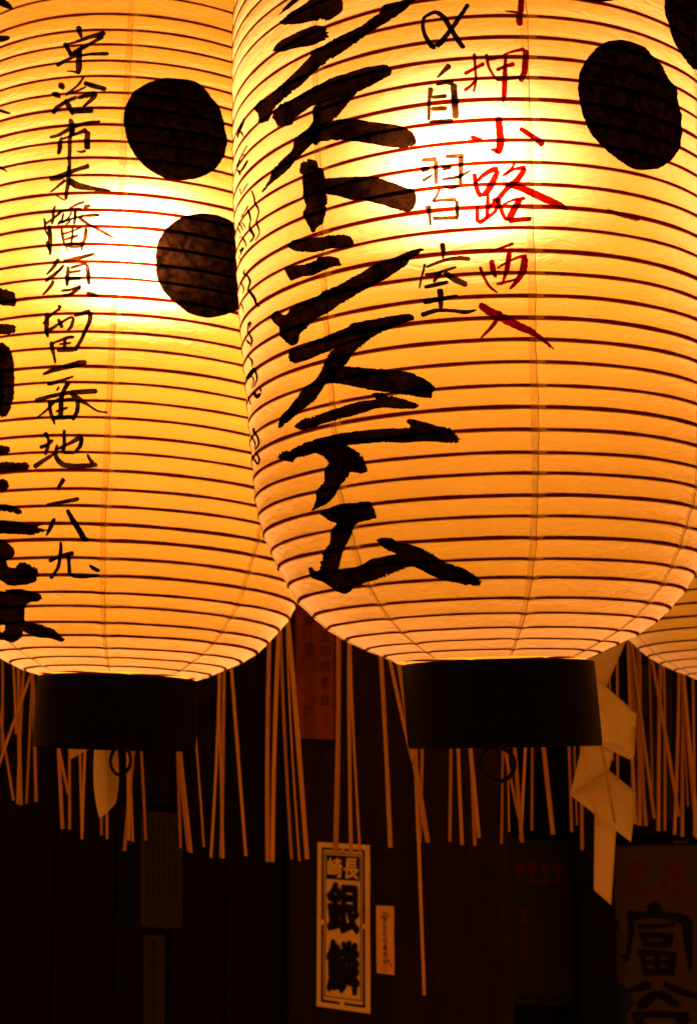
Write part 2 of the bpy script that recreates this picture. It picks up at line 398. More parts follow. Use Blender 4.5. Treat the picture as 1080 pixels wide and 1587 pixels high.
# ------------------------------------------------------------------ brush strokes on the lanterns
LEVEL = [0]
def catmull(pts, step):
    P = [np.array(p, float) for p in pts]
    if len(P) == 2: P = [P[0], (P[0] + P[1]) / 2, P[1]]
    out = []
    Q = [2 * P[0] - P[1]] + P + [2 * P[-1] - P[-2]]
    for i in range(1, len(Q) - 2):
        a, b, c, d = Q[i - 1:i + 3]; L = np.hypot(*(c - b)[:2]); n = max(2, int(L / step))
        for k in range(n):
            t = k / n
            m1 = (c - a) * 0.38; m2 = (d - b) * 0.38
            out.append((2 * t ** 3 - 3 * t ** 2 + 1) * b + (t ** 3 - 2 * t ** 2 + t) * m1 + (-2 * t ** 3 + 3 * t ** 2) * c + (t ** 3 - t ** 2) * m2)
    out.append(Q[-2]); return np.array(out)

def stroke_mesh(Ln, pts, V, F, rough=1.0):
    """one brush stroke (photo px, width px) laid on the lantern paper"""
    wmax = max(p[2] for p in pts)
    step = 2.2 if wmax < 12 else 2.6
    C = catmull(pts, step); C[:, 2] = np.maximum(C[:, 2] + (0.9 if wmax < 12 else 0.0), 1.3)
    n = len(C); T = np.gradient(C[:, :2], axis=0); T /= np.linalg.norm(T, axis=1)[:, None] + 1e-9
    Nn = np.stack([-T[:, 1], T[:, 0]], 1)
    # smooth + fine raggedness of both edges
    def edge():
        a = nrg.normal(0, 1, n); b = np.convolve(nrg.normal(0, 1, n + 6), np.ones(7) / 7, 'valid')
        return a * 0.016 + b * 0.09
    e1 = edge() * rough; e2 = edge() * rough
    w = C[:, 2] / 2
    lim = 0.8 if wmax > 12 else 0.28
    o1 = w * (1 + np.clip(e1, -.3, .3)) + nrg.normal(0, 1, n) * lim * 0.7 * rough; o2 = w * (1 + np.clip(e2, -.3, .3)) + nrg.normal(0, 1, n) * lim * 0.7 * rough
    # rounded, bristly ends
    L = np.concatenate([[0], np.cumsum(np.hypot(*np.diff(C[:, :2], axis=0).T))])
    for arr in (o1, o2):
        for dist in (L, L[-1] - L):
            cap = np.maximum(w * (0.55 if wmax < 12 else 0.34), 0.6); k = np.clip(dist / cap, 0, 1); arr *= np.sqrt(np.clip(1 - (1 - k) ** 2, 0.10, 1))
    m = 3 if wmax < 8 else (5 if wmax < 20 else 9)
    ts = np.linspace(-1, 1, m)
    px = []
    for i in range(n):
        for t in ts:
            o = o1[i] * t if t > 0 else o2[i] * t
            q = C[i, :2] + Nn[i] * o
            if (i == 0 or i == n - 1) and wmax > 8: q = q + T[i] * nrg.uniform(-1, 1) * min(2.5, wmax * 0.08)
            px.append(q)
    th, z = Ln.cast(px)
    LEVEL[0] = (LEVEL[0] + 1) % 40
    P = Ln.point(th, z, 0.0010 + 0.00004 * LEVEL[0])
    b = len(V); V.extend(P.tolist())
    for i in range(n - 1):
        for k in range(m - 1):
            a = b + i * m + k; F.append((a, a + 1, a + m + 1, a + m))

def poly_stroke(Ln, outline, V, F):
    """a broad brush mark given by its outline (photo px), with dry ragged edges"""
    P = outline; Q = []
    for i in range(len(P)):
        a = np.array(P[i - 1], float); b = np.array(P[i], float); c = np.array(P[(i + 1) % len(P)], float); d = np.array(P[(i + 2) % len(P)], float)
        n = max(1, int(np.hypot(*(c - b)) / 1.6)); m1 = (c - a) * 0.30; m2 = (d - b) * 0.30
        for k in range(n):
            t = k / n; Q.append((2 * t ** 3 - 3 * t ** 2 + 1) * b + (t ** 3 - 2 * t ** 2 + t) * m1 + (-2 * t ** 3 + 3 * t ** 2) * c + (t ** 3 - t ** 2) * m2)
    Q = np.array(Q); n = len(Q)
    T = np.roll(Q, -1, 0) - np.roll(Q, 1, 0); T /= np.linalg.norm(T, axis=1)[:, None] + 1e-9; Nn = np.stack([T[:, 1], -T[:, 0]], 1)
    lo = np.convolve(np.tile(nrg.normal(0, 1, n), 3), np.ones(5) / 5, 'same')[n:2 * n]
    act = np.clip(np.convolve(np.tile(nrg.normal(0, 1, n), 3), np.ones(15) / 6, 'same')[n:2 * n], 0, 1.6)
    Q = Q + Nn * (lo * 0.55 + nrg.normal(0, 1, n) * (0.18 + 0.75 * act))[:, None]
    x0, y0 = Q.min(0); x1, y1 = Q.max(0)
    G = [Vector((x + (3.5 if r % 2 else 0), y)) for r, y in enumerate(np.arange(y0, y1, 6)) for x in np.arange(x0, x1, 7)]
    vv, _, ff, *_r = delaunay_2d_cdt([Vector(q) for q in Q] + G, [(i, (i + 1) % n) for i in range(n)], [], 0, 1e-5)
    A = np.array([v[:] for v in vv])
    def inside(p):
        c = False; j = n - 1
        for i in range(n):
            if (Q[i, 1] > p[1]) != (Q[j, 1] > p[1]) and p[0] < (Q[j, 0] - Q[i, 0]) * (p[1] - Q[i, 1]) / (Q[j, 1] - Q[i, 1]) + Q[i, 0]: c = not c
            j = i
        return c
    ff = [f for f in ff if inside(A[list(f)].mean(0))]
    th, z = Ln.cast(A); LEVEL[0] = (LEVEL[0] + 1) % 40
    W = Ln.point(th, z, 0.0010 + 0.00004 * LEVEL[0]); b = len(V); V.extend(W.tolist()); F.extend(tuple(b + i for i in f) for f in ff)

def character(Ln, root, name, mat, origin, scale, strokes, label=None, rough=1.0):
    V = []; F = []
    for s in strokes:
        pts = [(origin[0] + x / scale, origin[1] + y / scale, w / scale * (1.25 if mat == M['thin'] else 1.0)) for x, y, w in s]
        stroke_mesh(Ln, pts, V, F, rough)
    o = mesh_obj(name, V, F, mat, root)
    if label: o['label'] = label
    return o

def blob(Ln, root, name, mat, origin, scale, outline, label=None):
    """filled round mark given by its outline"""
    P = np.array([(origin[0] + x / scale, origin[1] + y / scale) for x, y in outline])
    Q = catmull([(*p, 1) for p in np.vstack([P, P[:1]])], 2.0)[:, :2]
    Q += nrg.normal(0, 0.35, Q.shape)
    y0, y1 = Q[:, 1].min(), Q[:, 1].max(); ys = np.linspace(y0 + 0.2, y1 - 0.2, int((y1 - y0) / 2.2)); m = 26
    px = []
    for y in ys:
        xs = []
        for i in range(len(Q)):
            a = Q[i]; b = Q[(i + 1) % len(Q)]
            if (a[1] - y) * (b[1] - y) <= 0 and abs(a[1] - b[1]) > 1e-9: xs.append(a[0] + (b[0] - a[0]) * (y - a[1]) / (b[1] - a[1]))
        lo, hi = min(xs), max(xs)
        for t in np.linspace(0, 1, m): px.append((lo + (hi - lo) * t, y))
    th, z = Ln.cast(px); V = Ln.point(th, z, 0.0012); F = []
    for j in range(len(ys) - 1):
        for k in range(m - 1):
            a = j * m + k; F.append((a, a + 1, a + m + 1, a + m))
    o = mesh_obj(name, V, F, mat, root)
    if label: o['label'] = label
    return o

BIG = build_lantern(LB, 'largest nearest paper lantern, with bold black and smaller red brush writing', (0.0075, 0.013, -0.05))
LEFT = build_lantern(LL, 'left paper lantern with two big black dots and a thin column of black writing')
RIGHT = build_lantern(LR_, 'unmarked glowing paper lantern partly hidden behind the right edge of the largest one')
bulb(LB, 'big', 720, 275, 1.65); bulb(LL, 'left', 212, 400, 1.97); bulb(LR_, 'right', 1180, 430, 2.46)
c = LB.Mi @ at(770, 1159, 1.64); iron_ring(BIG, c.x, c.y, 0.0125, 0.0195, 0.0027, 0.0)
c = LL.Mi @ at(188, 1159, 1.97); iron_ring(LEFT, c.x, c.y, 0.0165, 0.0195, 0.0025, 0.95)
iron_ring(RIGHT, 0, 0, 0.002, 0.0195, 0.0025, 0.5)

# --- left lantern: thin column of writing
A = 2.842
for org, strokes in [
 ((0, 0), [[(343,110,18),(352,140,16),(358,165,6)], [(283,185,16),(300,215,14),(310,238,10)], [(290,195,8),(340,180,10),(400,158,14),(455,148,20),(462,152,16)], [(455,155,14),(400,190,12),(350,215,12),(300,240,12)], [(340,243,8),(400,235,10),(480,233,14)], [(248,288,12),(290,265,12),(345,235,14)], [(350,215,18),(348,260,20),(347,300,20),(343,326,12)], [(292,310,3),(320,312,6),(343,318,10)]]),
 ((0, 0), [[(262,360,12),(270,375,22),(282,392,8)], [(228,408,10),(250,415,20),(268,428,6)], [(232,500,14),(250,475,16),(290,445,12),(340,425,12)], [(372,335,6),(340,375,8),(300,410,8),(290,420,5)], [(300,412,6),(350,395,8),(380,378,6)], [(368,362,14),(410,375,18),(470,392,16)], [(285,435,16),(305,470,18),(322,505,8)], [(340,430,10),(380,420,14),(420,412,16),(400,440,14),(365,470,8)], [(318,492,12),(360,487,16),(412,482,20)]]),
 ((0, 0), [[(308,520,12),(320,555,18),(318,600,12)], [(218,605,10),(260,592,12),(320,560,12),(390,540,12),(445,534,8)], [(272,600,8),(265,640,16),(258,680,12)], [(275,612,8),(330,590,10),(385,570,16)], [(385,572,18),(385,620,20),(385,658,20)], [(380,662,10),(355,668,7),(335,662,3)], [(314,560,12),(308,640,14),(307,695,12),(305,760,10)]]),
 ((0, 250), [[(218,78,12),(260,70,20),(310,48,18),(350,32,14),(395,18,16)], [(305,15,12),(303,60,16),(298,110,14),(290,170,10)], [(288,172,5),(270,162,4),(245,148,3)], [(290,80,12),(265,100,9),(222,138,5)], [(300,80,18),(340,105,24),(400,118,18),(450,125,12),(490,130,5)]]),
 ((0, 250), [[(262,428,14),(240,460,12),(205,500,6)], [(285,455,8),(240,500,12),(200,530,8)], [(240,525,12),(215,560,10),(190,590,6)], [(280,440,10),(350,425,14),(420,405,12)], [(302,460,10),(298,520,14),(295,550,8)], [(310,470,9),(360,455,9),(385,452,11)], [(385,452,11),(390,500,15),(392,545,10)], [(305,490,9),(360,480,10)], [(290,520,11),(360,515,12)], [(360,548,11),(310,565,9),(270,570,9)], [(355,550,14),(310,585,11),(270,590,6)], [(380,575,10),(400,585,16),(435,592,8)]]),
 ((0, 250), [[(255,630,8),(268,645,12)], [(266,645,10),(240,665,9),(185,715,4)], [(210,665,10),(205,700,16),(205,745,14),(212,775,8)], [(255,690,10),(275,735,14)], [(215,745,14),(250,720,10),(300,690,8),(325,685,8)], [(325,685,8),(312,730,12),(295,745,6)], [(325,680,8),(400,660,18)], [(400,662,14),(395,700,14),(370,760,12),(330,835,12)], [(225,790,12),(230,820,14),(245,890,6)], [(230,800,8),(300,775,10),(330,772,8)], [(285,780,12),(285,830,12)], [(260,805,8),(315,798,8)], [(250,832,12),(330,829,13)]]),
 ((0, 500), [[(188,228,8),(230,210,14),(290,195,18),(345,180,22),(382,172,16)]]),
 ((0, 500), [[(208,272,10),(250,262,12),(325,235,6)], [(155,345,16),(220,325,14),(300,308,14),(370,303,18),(430,300,16)], [(262,280,8),(248,300,6)], [(305,260,16),(280,300,14),(270,350,16),(268,418,18)], [(280,325,10),(240,350,8),(205,385,8),(162,422,4)], [(310,310,12),(345,335,18),(385,360,8),(430,388,6),(475,396,6)], [(218,345,10),(222,385,12),(235,425,10),(243,450,4)], [(225,350,10),(330,335,12)], [(345,340,16),(340,390,14),(320,430,10)], [(245,392,8),(300,372,8)], [(225,420,14),(330,415,14)]]),
 ((0, 500), [[(198,482,16),(215,515,10),(208,560,12),(200,585,6)], [(175,550,12),(205,540,12),(235,515,10)], [(150,638,18),(180,615,15),(220,590,10),(245,575,4)], [(252,535,8),(248,590,14),(275,622,18),(320,632,18),(385,630,16),(430,625,14)], [(385,578,6),(395,600,10),(412,622,16)], [(248,560,10),(300,535,10),(365,500,18)], [(362,502,16),(355,540,14),(335,570,12)], [(335,572,10),(280,575,8)], [(283,470,8),(285,520,12),(280,570,12)]]),
 ((0, 500), [[(283,685,16),(270,710,14),(255,738,12)], [(205,803,8),(270,792,12),(350,775,14)]]),
]:
    character(LL, LEFT, 'brush_character', M['thin'], org, A, strokes, rough=0.8)
character(LL, LEFT, 'brush_character', M['ink'], (0, 750), 2.25, [[(192,118,10),(178,150,14),(162,180,4)], [(235,88,12),(255,125,16),(280,165,18),(295,190,18),(312,192,8)]])
character(LL, LEFT, 'brush_character', M['ink'], (0, 750), 2.25, [[(212,200,8),(210,250,12),(200,295,10),(175,330,12)], [(170,270,12),(210,250,10),(258,240,16)], [(240,245,12),(240,285,11),(243,312,12)], [(243,315,12),(280,322,12),(345,318,10)], [(310,282,8),(330,295,12),(348,303,14)]])
character(LL, LEFT, 'brush_character', M['thin'], (55, 300), 8.308, [[(105,300,14),(125,390,26),(130,470,16),(160,540,20)], [(255,145,16),(235,220,26),(225,330,28),(205,400,22)], [(180,400,40),(185,520,44),(190,640,44),(185,790,18)], [(150,600,30),(165,680,24),(180,740,14)], [(130,385,26),(220,320,22),(310,250,22),(350,225,14)], [(435,190,14),(530,135,26),(635,95,22)], [(300,225,24),(450,200,20),(600,195,26)], [(620,180,44),(670,160,40),(715,152,22)], [(365,240,14),(340,330,24),(290,385,22)], [(470,230,14),(420,310,14),(310,380,20),(280,395,14)], [(320,385,16),(430,330,22),(600,285,22),(720,275,30),(835,268,26)], [(515,210,26),(510,300,28),(500,400,26)], [(560,290,34),(620,350,36),(700,400,26),(800,455,26),(920,515,30),(980,550,22),(1050,570,8)], [(460,340,10),(390,400,22)], [(340,440,18),(345,530,28),(370,620,22),(420,740,8)], [(350,515,20),(460,485,18),(600,430,14)], [(655,440,36),(640,560,42),(615,640,32),(590,735,20)], [(480,430,22),(475,560,20),(465,640,24)], [(370,590,18),(470,560,30),(560,525,22)], [(400,650,26),(520,645,30),(620,635,28)], [(405,680,14),(500,690,16),(600,680,16)]], rough=0.8)
# cut-off bold writing at the left edge of the left lantern
character(LL, LEFT, 'bold_brush_character', M['ink'], (0, 0), A, [[(-40,-8,30),(0,6,30),(30,20,30),(60,40,10)], [(-40,174,30),(20,168,24),(45,163,14)], [(-40,470,14),(10,488,12),(50,500,5)], [(-30,722,14),(5,738,10),(35,755,4)]])
character(LL, LEFT, 'bold_brush_character', M['ink'], (0, 250), A, [[(-60,580,70),(20,598,76),(60,606,64),(74,606,50)], [(-60,742,50),(30,738,48),(72,737,40)]])
character(LL, LEFT, 'bold_brush_character', M['ink'], (0, 500), A, [[(-20,105,80),(15,140,80),(22,200,82),(25,300,78),(15,380,62),(5,415,30)], [(-30,190,90),(-25,380,90)], [(-40,565,50),(25,562,44),(46,552,16)], [(-60,642,50),(70,636,44),(130,630,32)], [(-50,722,55),(15,716,52),(42,715,28)]])
V = []; F = []
for ol in [
  [(-90,20),(20,10),(80,12),(160,30),(230,60),(262,112),(200,115),(150,100),(80,90),(0,100),(-90,100)],
  [(-90,190),(0,188),(120,190),(250,205),(270,225),(420,235),(480,240),(430,262),(540,290),(560,305),(500,312),(440,325),(350,348),(200,342),(60,335),(-90,330)]]:
    poly_stroke(LL, [(x / 7.218, 780 + y / 7.218) for x, y in ol], V, F)
mesh_obj('bold_brush_character', V, F, M['ink'], LEFT)
V = []; F = []
for ol in [
  [(-90,390),(0,398),(60,410),(110,450),(150,490),(172,545),(150,600),(80,640),(100,710),(185,718),(185,690),(250,655),(330,675),(390,710),(430,760),(430,820),(370,880),(280,905),(180,915),(90,905),(0,850),(-90,800)]]:
    poly_stroke(LL, [(x / 7.218, 780 + y / 7.218) for x, y in ol], V, F)
mesh_obj('bold_brush_character', V, F, M['ink'], LEFT)
V = []; F = []
for ol in [
  [(-90,990),(60,985),(55,965),(150,955),(280,965),(350,985),(430,1010),(468,1048),(440,1085),(340,1100),(290,1140),(272,1200),(280,1310),(400,1340),(520,1370),(610,1410),(670,1470),(735,1515),(690,1545),(560,1510),(400,1490),(260,1430),(250,1490),(150,1552),(40,1530),(-90,1480),(-90,1400),(20,1440),(50,1370),(20,1350),(-90,1340)]]:
    poly_stroke(LL, [(x / 7.218, 780 + y / 7.218) for x, y in ol], V, F)
mesh_obj('bold_brush_character', V, F, M['ink'], LEFT)
blob(LL, LEFT, 'painted_dot', M['dot'], (0, 0), A, [(543,530),(550,470),(590,400),(650,362),(720,343),(800,342),(870,362),(920,410),(970,480),(990,560),(1002,620),(985,690),(940,750),(870,783),(790,793),(720,783),(650,740),(600,690),(562,620)], 'upper black painted dot')
blob(LL, LEFT, 'painted_dot', M['dot'], (0, 250), A, [(686,400),(700,340),(740,285),(800,245),(870,228),(940,230),(1000,250),(1060,290),(1110,340),(1140,420),(1145,500),(1120,580),(1070,640),(1000,672),(920,688),(850,675),(780,630),(720,570),(688,500)], 'lower black painted dot')

# --- big lantern: bold column
POLY = [
 ((340, 0), 3.0, [
  [(270,68),(300,30),(330,0),(345,-15),(380,-15),(350,12),(310,42)],
  [(280,100),(300,82),(340,48),(400,10),(430,-10),(560,-10),(572,15),(570,45),(545,70),(510,90),(440,92),(380,105),(320,112),(290,110)],
  [(248,235),(262,205),(285,182),(340,155),(400,128),(450,115),(490,122),(503,150),(495,178),(460,195),(430,208),(380,215),(340,225),(300,238),(262,238)],
  [(755,30),(770,18),(850,0),(870,-15),(930,-15),(900,10),(860,45),(800,85),(740,125),(680,165),(620,205),(560,245),(500,285),(430,345),(380,390),(330,430),(290,465),(250,520),(225,560),(190,572),(182,550),(168,510),(165,500),(190,465),(225,455),(270,410),(340,340),(420,260),(430,235),(480,210),(540,175),(600,145),(660,115),(700,85),(740,60)]]),
 ((340, 0), 3.0, [
  [(245,545),(255,515),(280,485),(340,460),(430,405),(530,355),(600,335),(680,308),(760,296),(785,305),(802,330),(790,348),(740,375),(690,402),(640,425),(560,440),(500,465),(455,482),(430,490),(380,528),(350,555),(340,575),(300,588),(270,588),(260,565)],
  [(445,485),(500,455),(640,420),(610,465),(570,510),(535,550),(480,590),(445,650),(415,680),(390,710),(350,750),(330,775),(290,810),(240,850),(212,880),(198,893),(193,885),(210,860),(240,810),(250,785),(290,740),(335,695),(345,660),(370,625),(410,595),(432,560),(435,520)],
  [(430,600),(470,575),(520,558),(580,550),(640,552),(700,562),(780,572),(850,585),(895,610),(915,650),(910,675),(850,688),(780,680),(700,665),(620,655),(540,650),(470,655),(435,670)]]),
 ((340, 0), 3.0, [
  [(370,790),(375,760),(395,745),(420,735),(450,745),(462,775),(480,780),(488,810),(492,850),(500,920),(498,980),(485,1010),(480,1035),(455,1055),(440,1080),(430,1078),(415,1050),(395,1020),(390,980),(400,950),(388,900),(385,850),(390,815),(372,800)],
  [(486,828),(540,822),(600,820),(680,818),(740,825),(800,845),(860,868),(905,880),(915,910),(912,950),(895,975),(870,985),(820,970),(760,950),(690,935),(620,930),(560,912),(494,900),(488,870)]]),
 ((340, 340), 2.571, [
  [(272,105),(290,85),(330,75),(390,70),(440,62),(490,58),(520,65),(530,80),(538,95),(525,108),(490,115),(450,115),(400,128),(350,130),(300,125)],
  [(262,195),(290,182),(340,178),(385,160),(395,150),(440,145),(470,150),(480,168),(488,182),(450,188),(410,205),(380,220),(330,228),(310,235),(285,243),(270,225)],
  [(203,385),(215,372),(235,362),(250,378),(265,380),(290,350),(340,325),(390,305),(420,282),(470,262),(520,235),(570,208),(620,178),(670,162),(720,140),(760,122),(805,113),(815,118),(790,140),(760,160),(745,180),(700,210),(660,240),(600,270),(560,290),(510,320),(460,350),(430,375),(390,395),(350,430),(320,455),(318,480),(305,500),(285,502),(262,485),(245,465),(235,430),(215,408)]]),
 ((340, 340), 2.571, [
  [(275,545),(285,520),(330,505),(370,485),(430,462),(480,440),(515,425),(530,412),(600,398),(660,388),(740,375),(770,380),(775,400),(740,412),(690,432),(640,452),(600,472),(540,485),(470,510),(400,538),(350,560),(300,572),(280,565)],
  [(450,518),(520,480),(610,462),(570,498),(530,540),(500,580),(455,620),(425,655),(400,690),(370,730),(330,760),(290,795),(255,820),(240,832),(235,815),(250,780),(280,745),(310,705),(340,670),(380,640),(405,600),(425,560)],
  [(425,600),(460,585),(520,585),(600,592),(680,598),(740,605),(800,625),(840,650),(860,670),(848,690),(845,710),(800,708),(740,698),(680,690),(620,682),(550,668),(480,655),(430,650)]]),
 ((340, 640), 2.348, [
  [(272,48),(300,25),(330,15),(370,2),(425,-17),(470,-32),(520,-45),(570,-50),(555,-70),(575,-75),(625,-62),(680,-50),(724,-30),(708,-16),(650,-16),(600,-20),(560,-14),(500,6),(460,16),(430,24),(380,38),(350,52),(300,62)],
  [(213,158),(225,145),(270,130),(310,108),(360,92),(430,75),(500,65),(570,58),(640,55),(690,55),(695,45),(680,32),(690,20),(740,30),(800,48),(840,55),(860,80),(872,95),(860,108),(800,105),(740,103),(670,108),(600,106),(520,112),(450,120),(380,135),(320,155),(280,165),(265,178),(225,170)],
  [(352,142),(400,118),(460,118),(500,138),(522,160),(535,185),(538,210),(510,220),(480,212),(465,235),(440,265),(420,300),(390,330),(360,345),(335,357),(350,320),(355,285),(380,250),(385,210),(400,180),(375,158)]]),
 ((340, 640), 2.348, [
  [(370,362),(395,348),(440,330),(490,325),(545,320),(560,335),(570,378),(545,388),(500,400),(480,440),(455,490),(440,530),(430,575),(360,592),(365,560),(375,515),(400,470),(410,420),(425,400),(390,385)],
  [(322,565),(335,560),(350,572),(400,572),(450,568),(500,558),(550,530),(600,518),(640,510),(620,500),(590,480),(570,460),(590,452),(630,455),(650,468),(690,475),(740,492),(780,515),(830,545),(870,555),(910,575),(950,605),(948,625),(900,622),(850,612),(800,600),(750,578),(710,558),(680,560),(630,580),(580,600),(530,615),(490,632),(470,650),(450,655),(420,640),(380,615),(340,600)]]),
]
for org, sc_, outlines in POLY:
    V = []; F = []
    for ol in outlines: poly_stroke(LB, [(org[0] + x / sc_, org[1] + y / sc_) for x, y in ol], V, F)
    mesh_obj('bold_brush_character', V, F, M['ink'], BIG)
# small column to its right
def tc(org, strokes, mat='thin', nm='brush_character', label=None, s=4.154): character(LB, BIG, nm, M[mat], org, s, strokes, label, 0.7)
tc((640, 0), [[(355,20,24),(300,110,24),(240,190,28),(190,260,32),(150,298,30)], [(150,300,34),(118,292,30),(80,230,26),(64,170,22),(75,110,20),(140,75,24),(190,102,30),(240,175,30),(290,260,30),(330,308,26)]], 'ink')
tc((640, 0), [[(240,415,28),(200,450,20),(155,500,8)], [(115,560,28),(105,650,16),(102,775,14)], [(150,545,14),(210,530,18),(262,535,26)], [(262,535,30),(268,650,34),(275,765,32)], [(120,625,18),(220,615,22)], [(115,700,18),(220,695,22)], [(105,785,16),(260,775,20)]])
tc((640, 0), [[(55,1030,18),(155,1020,22)], [(150,1030,24),(148,1100,20),(150,1190,16)], [(50,1095,30),(110,1085,18)], [(60,1165,20),(130,1120,8)], [(205,1005,18),(330,1000,24)], [(310,1005,28),(308,1100,22),(305,1190,18)], [(185,1085,22),(250,1075,22)], [(185,1155,14),(300,1135,18),(380,1090,6)], [(190,1193,6),(240,1212,14),(300,1200,10)], [(175,1210,10),(150,1265,12),(125,1290,14)], [(120,1292,14),(200,1282,16),(280,1282,22)], [(282,1285,20),(285,1390,16),(284,1415,6)], [(95,1317,34),(105,1375,16),(112,1450,10)], [(125,1402,16),(280,1398,20)]])
tc((640, 240), [[(185,560,28),(195,620,22),(192,670,6)], [(75,695,10),(60,770,10),(38,860,5)], [(80,720,12),(200,675,14),(300,662,20),(370,668,18)], [(75,770,14),(150,760,16),(280,718,12)], [(190,740,18),(130,820,12)], [(70,850,16),(160,830,20),(230,815,14)], [(200,755,24),(270,800,30),(350,835,26)], [(172,855,34),(180,920,28),(178,990,18)], [(65,945,26),(160,930,24),(290,905,12)], [(50,1030,24),(150,1000,20),(250,1000,16),(340,1010,20),(410,995,6)]])
# red column
def rc(org, strokes): tc(org, [[(x, y, w * 1.28) for x, y, w in st] for st in strokes], 'red', 'red_brush_character', 'red brush character')
rc((640, 0), [[(700,-60,26),(695,0,28),(693,80,28)], [(590,68,4),(650,75,12),(710,90,14)], [(680,90,28),(685,135,32),(690,162,22)]])
rc((640, 0), [[(393,340,16),(400,420,13),(403,520,11),(390,590,9)], [(328,475,20),(390,440,15),(460,405,16)], [(328,580,18),(370,550,13),(415,505,9)], [(470,345,16),(485,420,13),(520,490,11),(550,520,9)], [(480,385,10),(560,370,8),(590,350,9),(640,330,12),(720,312,18)], [(725,315,28),(720,420,28),(714,470,28),(685,522,26)], [(595,360,11),(590,500,24),(586,615,22),(577,660,4)], [(535,450,18),(590,425,15),(655,408,20)], [(540,515,13),(700,495,15)]])
rc((640, 0), [[(548,750,32),(555,830,34),(562,920,38),(545,988,34)], [(495,962,6),(525,962,18),(550,985,24)], [(370,875,18),(400,890,24),(450,900,8)], [(685,820,20),(750,865,26),(840,935,28)]])
rc((640, 240), [[(395,115,24),(400,180,20),(420,240,24),(440,270,18)], [(395,190,16),(450,130,22),(520,92,26),(550,95,24)], [(548,97,24),(520,160,32),(480,230,32),(440,262,18)], [(482,240,16),(480,330,20),(475,410,16)], [(415,330,14),(412,400,20),(420,438,20)], [(420,440,24),(480,400,18),(530,360,16),(550,290,24),(505,292,16)], [(655,50,8),(630,90,13),(575,135,13)], [(590,130,8),(650,92,13),(725,80,22)], [(722,84,22),(670,160,30),(600,220,26),(540,290,22),(485,340,12)], [(590,190,20),(700,215,30),(800,260,38),(930,320,34),(990,355,8)], [(540,270,22),(560,330,20),(590,400,18),(610,420,14)], [(575,320,9),(650,285,14),(725,275,20)], [(690,280,28),(650,350,34),(610,420,34)], [(610,420,30),(700,412,22),(765,408,22)]])
rc((640, 240), [[(485,625,7),(560,600,12),(650,565,14)], [(430,715,14),(450,770,13),(490,840,13),(545,888,7)], [(505,670,26),(515,740,28),(535,790,12)], [(540,730,8),(600,690,10),(680,655,13),(735,650,22)], [(720,655,32),(710,735,34),(675,800,24),(620,865,9)], [(620,625,24),(605,730,24),(580,810,9),(565,840,4)], [(535,830,13),(600,815,12),(675,795,9)], [(455,770,13),(560,750,9)]])
rc((640, 240), [[(425,960,34),(500,1010,42),(580,1050,44),(680,1100,40),(760,1135,34),(830,1185,22),(910,1250,4)], [(555,1000,24),(550,1040,22),(510,1100,18),(435,1180,7)]])
# foreshortened column far round to the left
def fc(org, s, strokes): character(LB, BIG, 'brush_character', M['ink'], org, s, strokes, None, 0.5)
fc((340, 160), 5.67, [[(230,125,8),(200,190,14),(165,270,12),(158,305,6)], [(180,235,8),(200,265,12),(222,295,8)]])
fc((340, 160), 5.67, [[(245,365,10),(215,420,10),(170,510,8)], [(160,580,6),(175,600,20),(185,640,6)], [(180,605,14),(220,550,18),(250,495,14)], [(160,560,6),(200,470,8),(235,440,8)]])
fc((340, 160), 5.67, [[(180,740,8),(190,800,6)], [(255,695,6),(225,745,10),(195,800,6)], [(285,760,8),(315,850,14),(345,940,10),(335,1040,12),(352,1140,8),(320,1210,6)], [(255,895,20),(240,940,10),(200,1000,12)], [(262,930,16),(275,1030,10),(270,1060,14),(285,1120,22),(305,1170,16),(270,1220,12)], [(200,1040,8),(235,1100,8)], [(180,1040,8),(210,1120,8)], [(165,1090,8),(192,1150,8)], [(215,1180,12),(245,1265,8)], [(170,1180,6),(215,1170,8)], [(180,1280,8),(200,1300,34)], [(200,1300,30),(215,1260,20)], [(195,1300,20),(205,1340,6)], [(170,1330,6),(205,1380,6)]])
fc((350, 420), 4.96, [[(157,-20,7),(145,10,14),(175,40,12),(190,80,16),(185,140,16),(220,200,22),(250,255,14),(270,275,4)], [(120,80,6),(140,130,8),(142,180,5)], [(125,240,6),(145,320,5)]])
fc((350, 420), 4.96, [[(185,390,26),(178,440,8),(188,480,10),(205,530,14),(195,580,10)], [(160,525,8),(190,560,18)], [(185,380,8),(200,400,6),(195,440,6)]])
fc((350, 420), 4.96, [[(175,650,6),(195,690,12),(200,740,4)], [(160,830,20),(190,790,30),(225,740,20)], [(225,745,14),(235,820,10),(215,890,6)], [(200,800,8),(210,850,6),(195,900,4)], [(215,920,10),(235,965,28),(265,935,14)], [(268,930,12),(268,880,4)], [(175,950,5),(188,1030,5)]])
fc((350, 420), 4.96, [[(205,1205,22),(240,1270,12),(250,1330,12),(225,1380,6)], [(195,1250,6),(220,1320,8),(225,1370,6)], [(235,1385,10),(255,1450,12),(240,1490,14)], [(240,1488,10),(200,1410,8)]])
blob(LB, BIG, 'painted_dot', M['dot'], (860, 0), 4.909, [(175,660),(183,560),(225,470),(290,385),(350,335),(420,303),(500,295),(600,315),(690,355),(740,420),(820,500),(870,600),(930,690),(940,800),(970,880),(960,960),(970,1020),(930,1160),(820,1265),(720,1285),(600,1285),(500,1220),(400,1150),(320,1070),(250,970),(210,860),(185,760)], 'whole black painted dot')
blob(LB, BIG, 'painted_dot', M['dot'], (860, 0), 4.909, [(830,-60),(835,60),(860,180),(900,290),(930,370),(1000,460),(1060,520),(1140,540),(1220,500),(1280,400),(1300,250),(1290,60),(1220,-100),(1100,-180),(940,-170)], 'black painted dot cut by the frame')
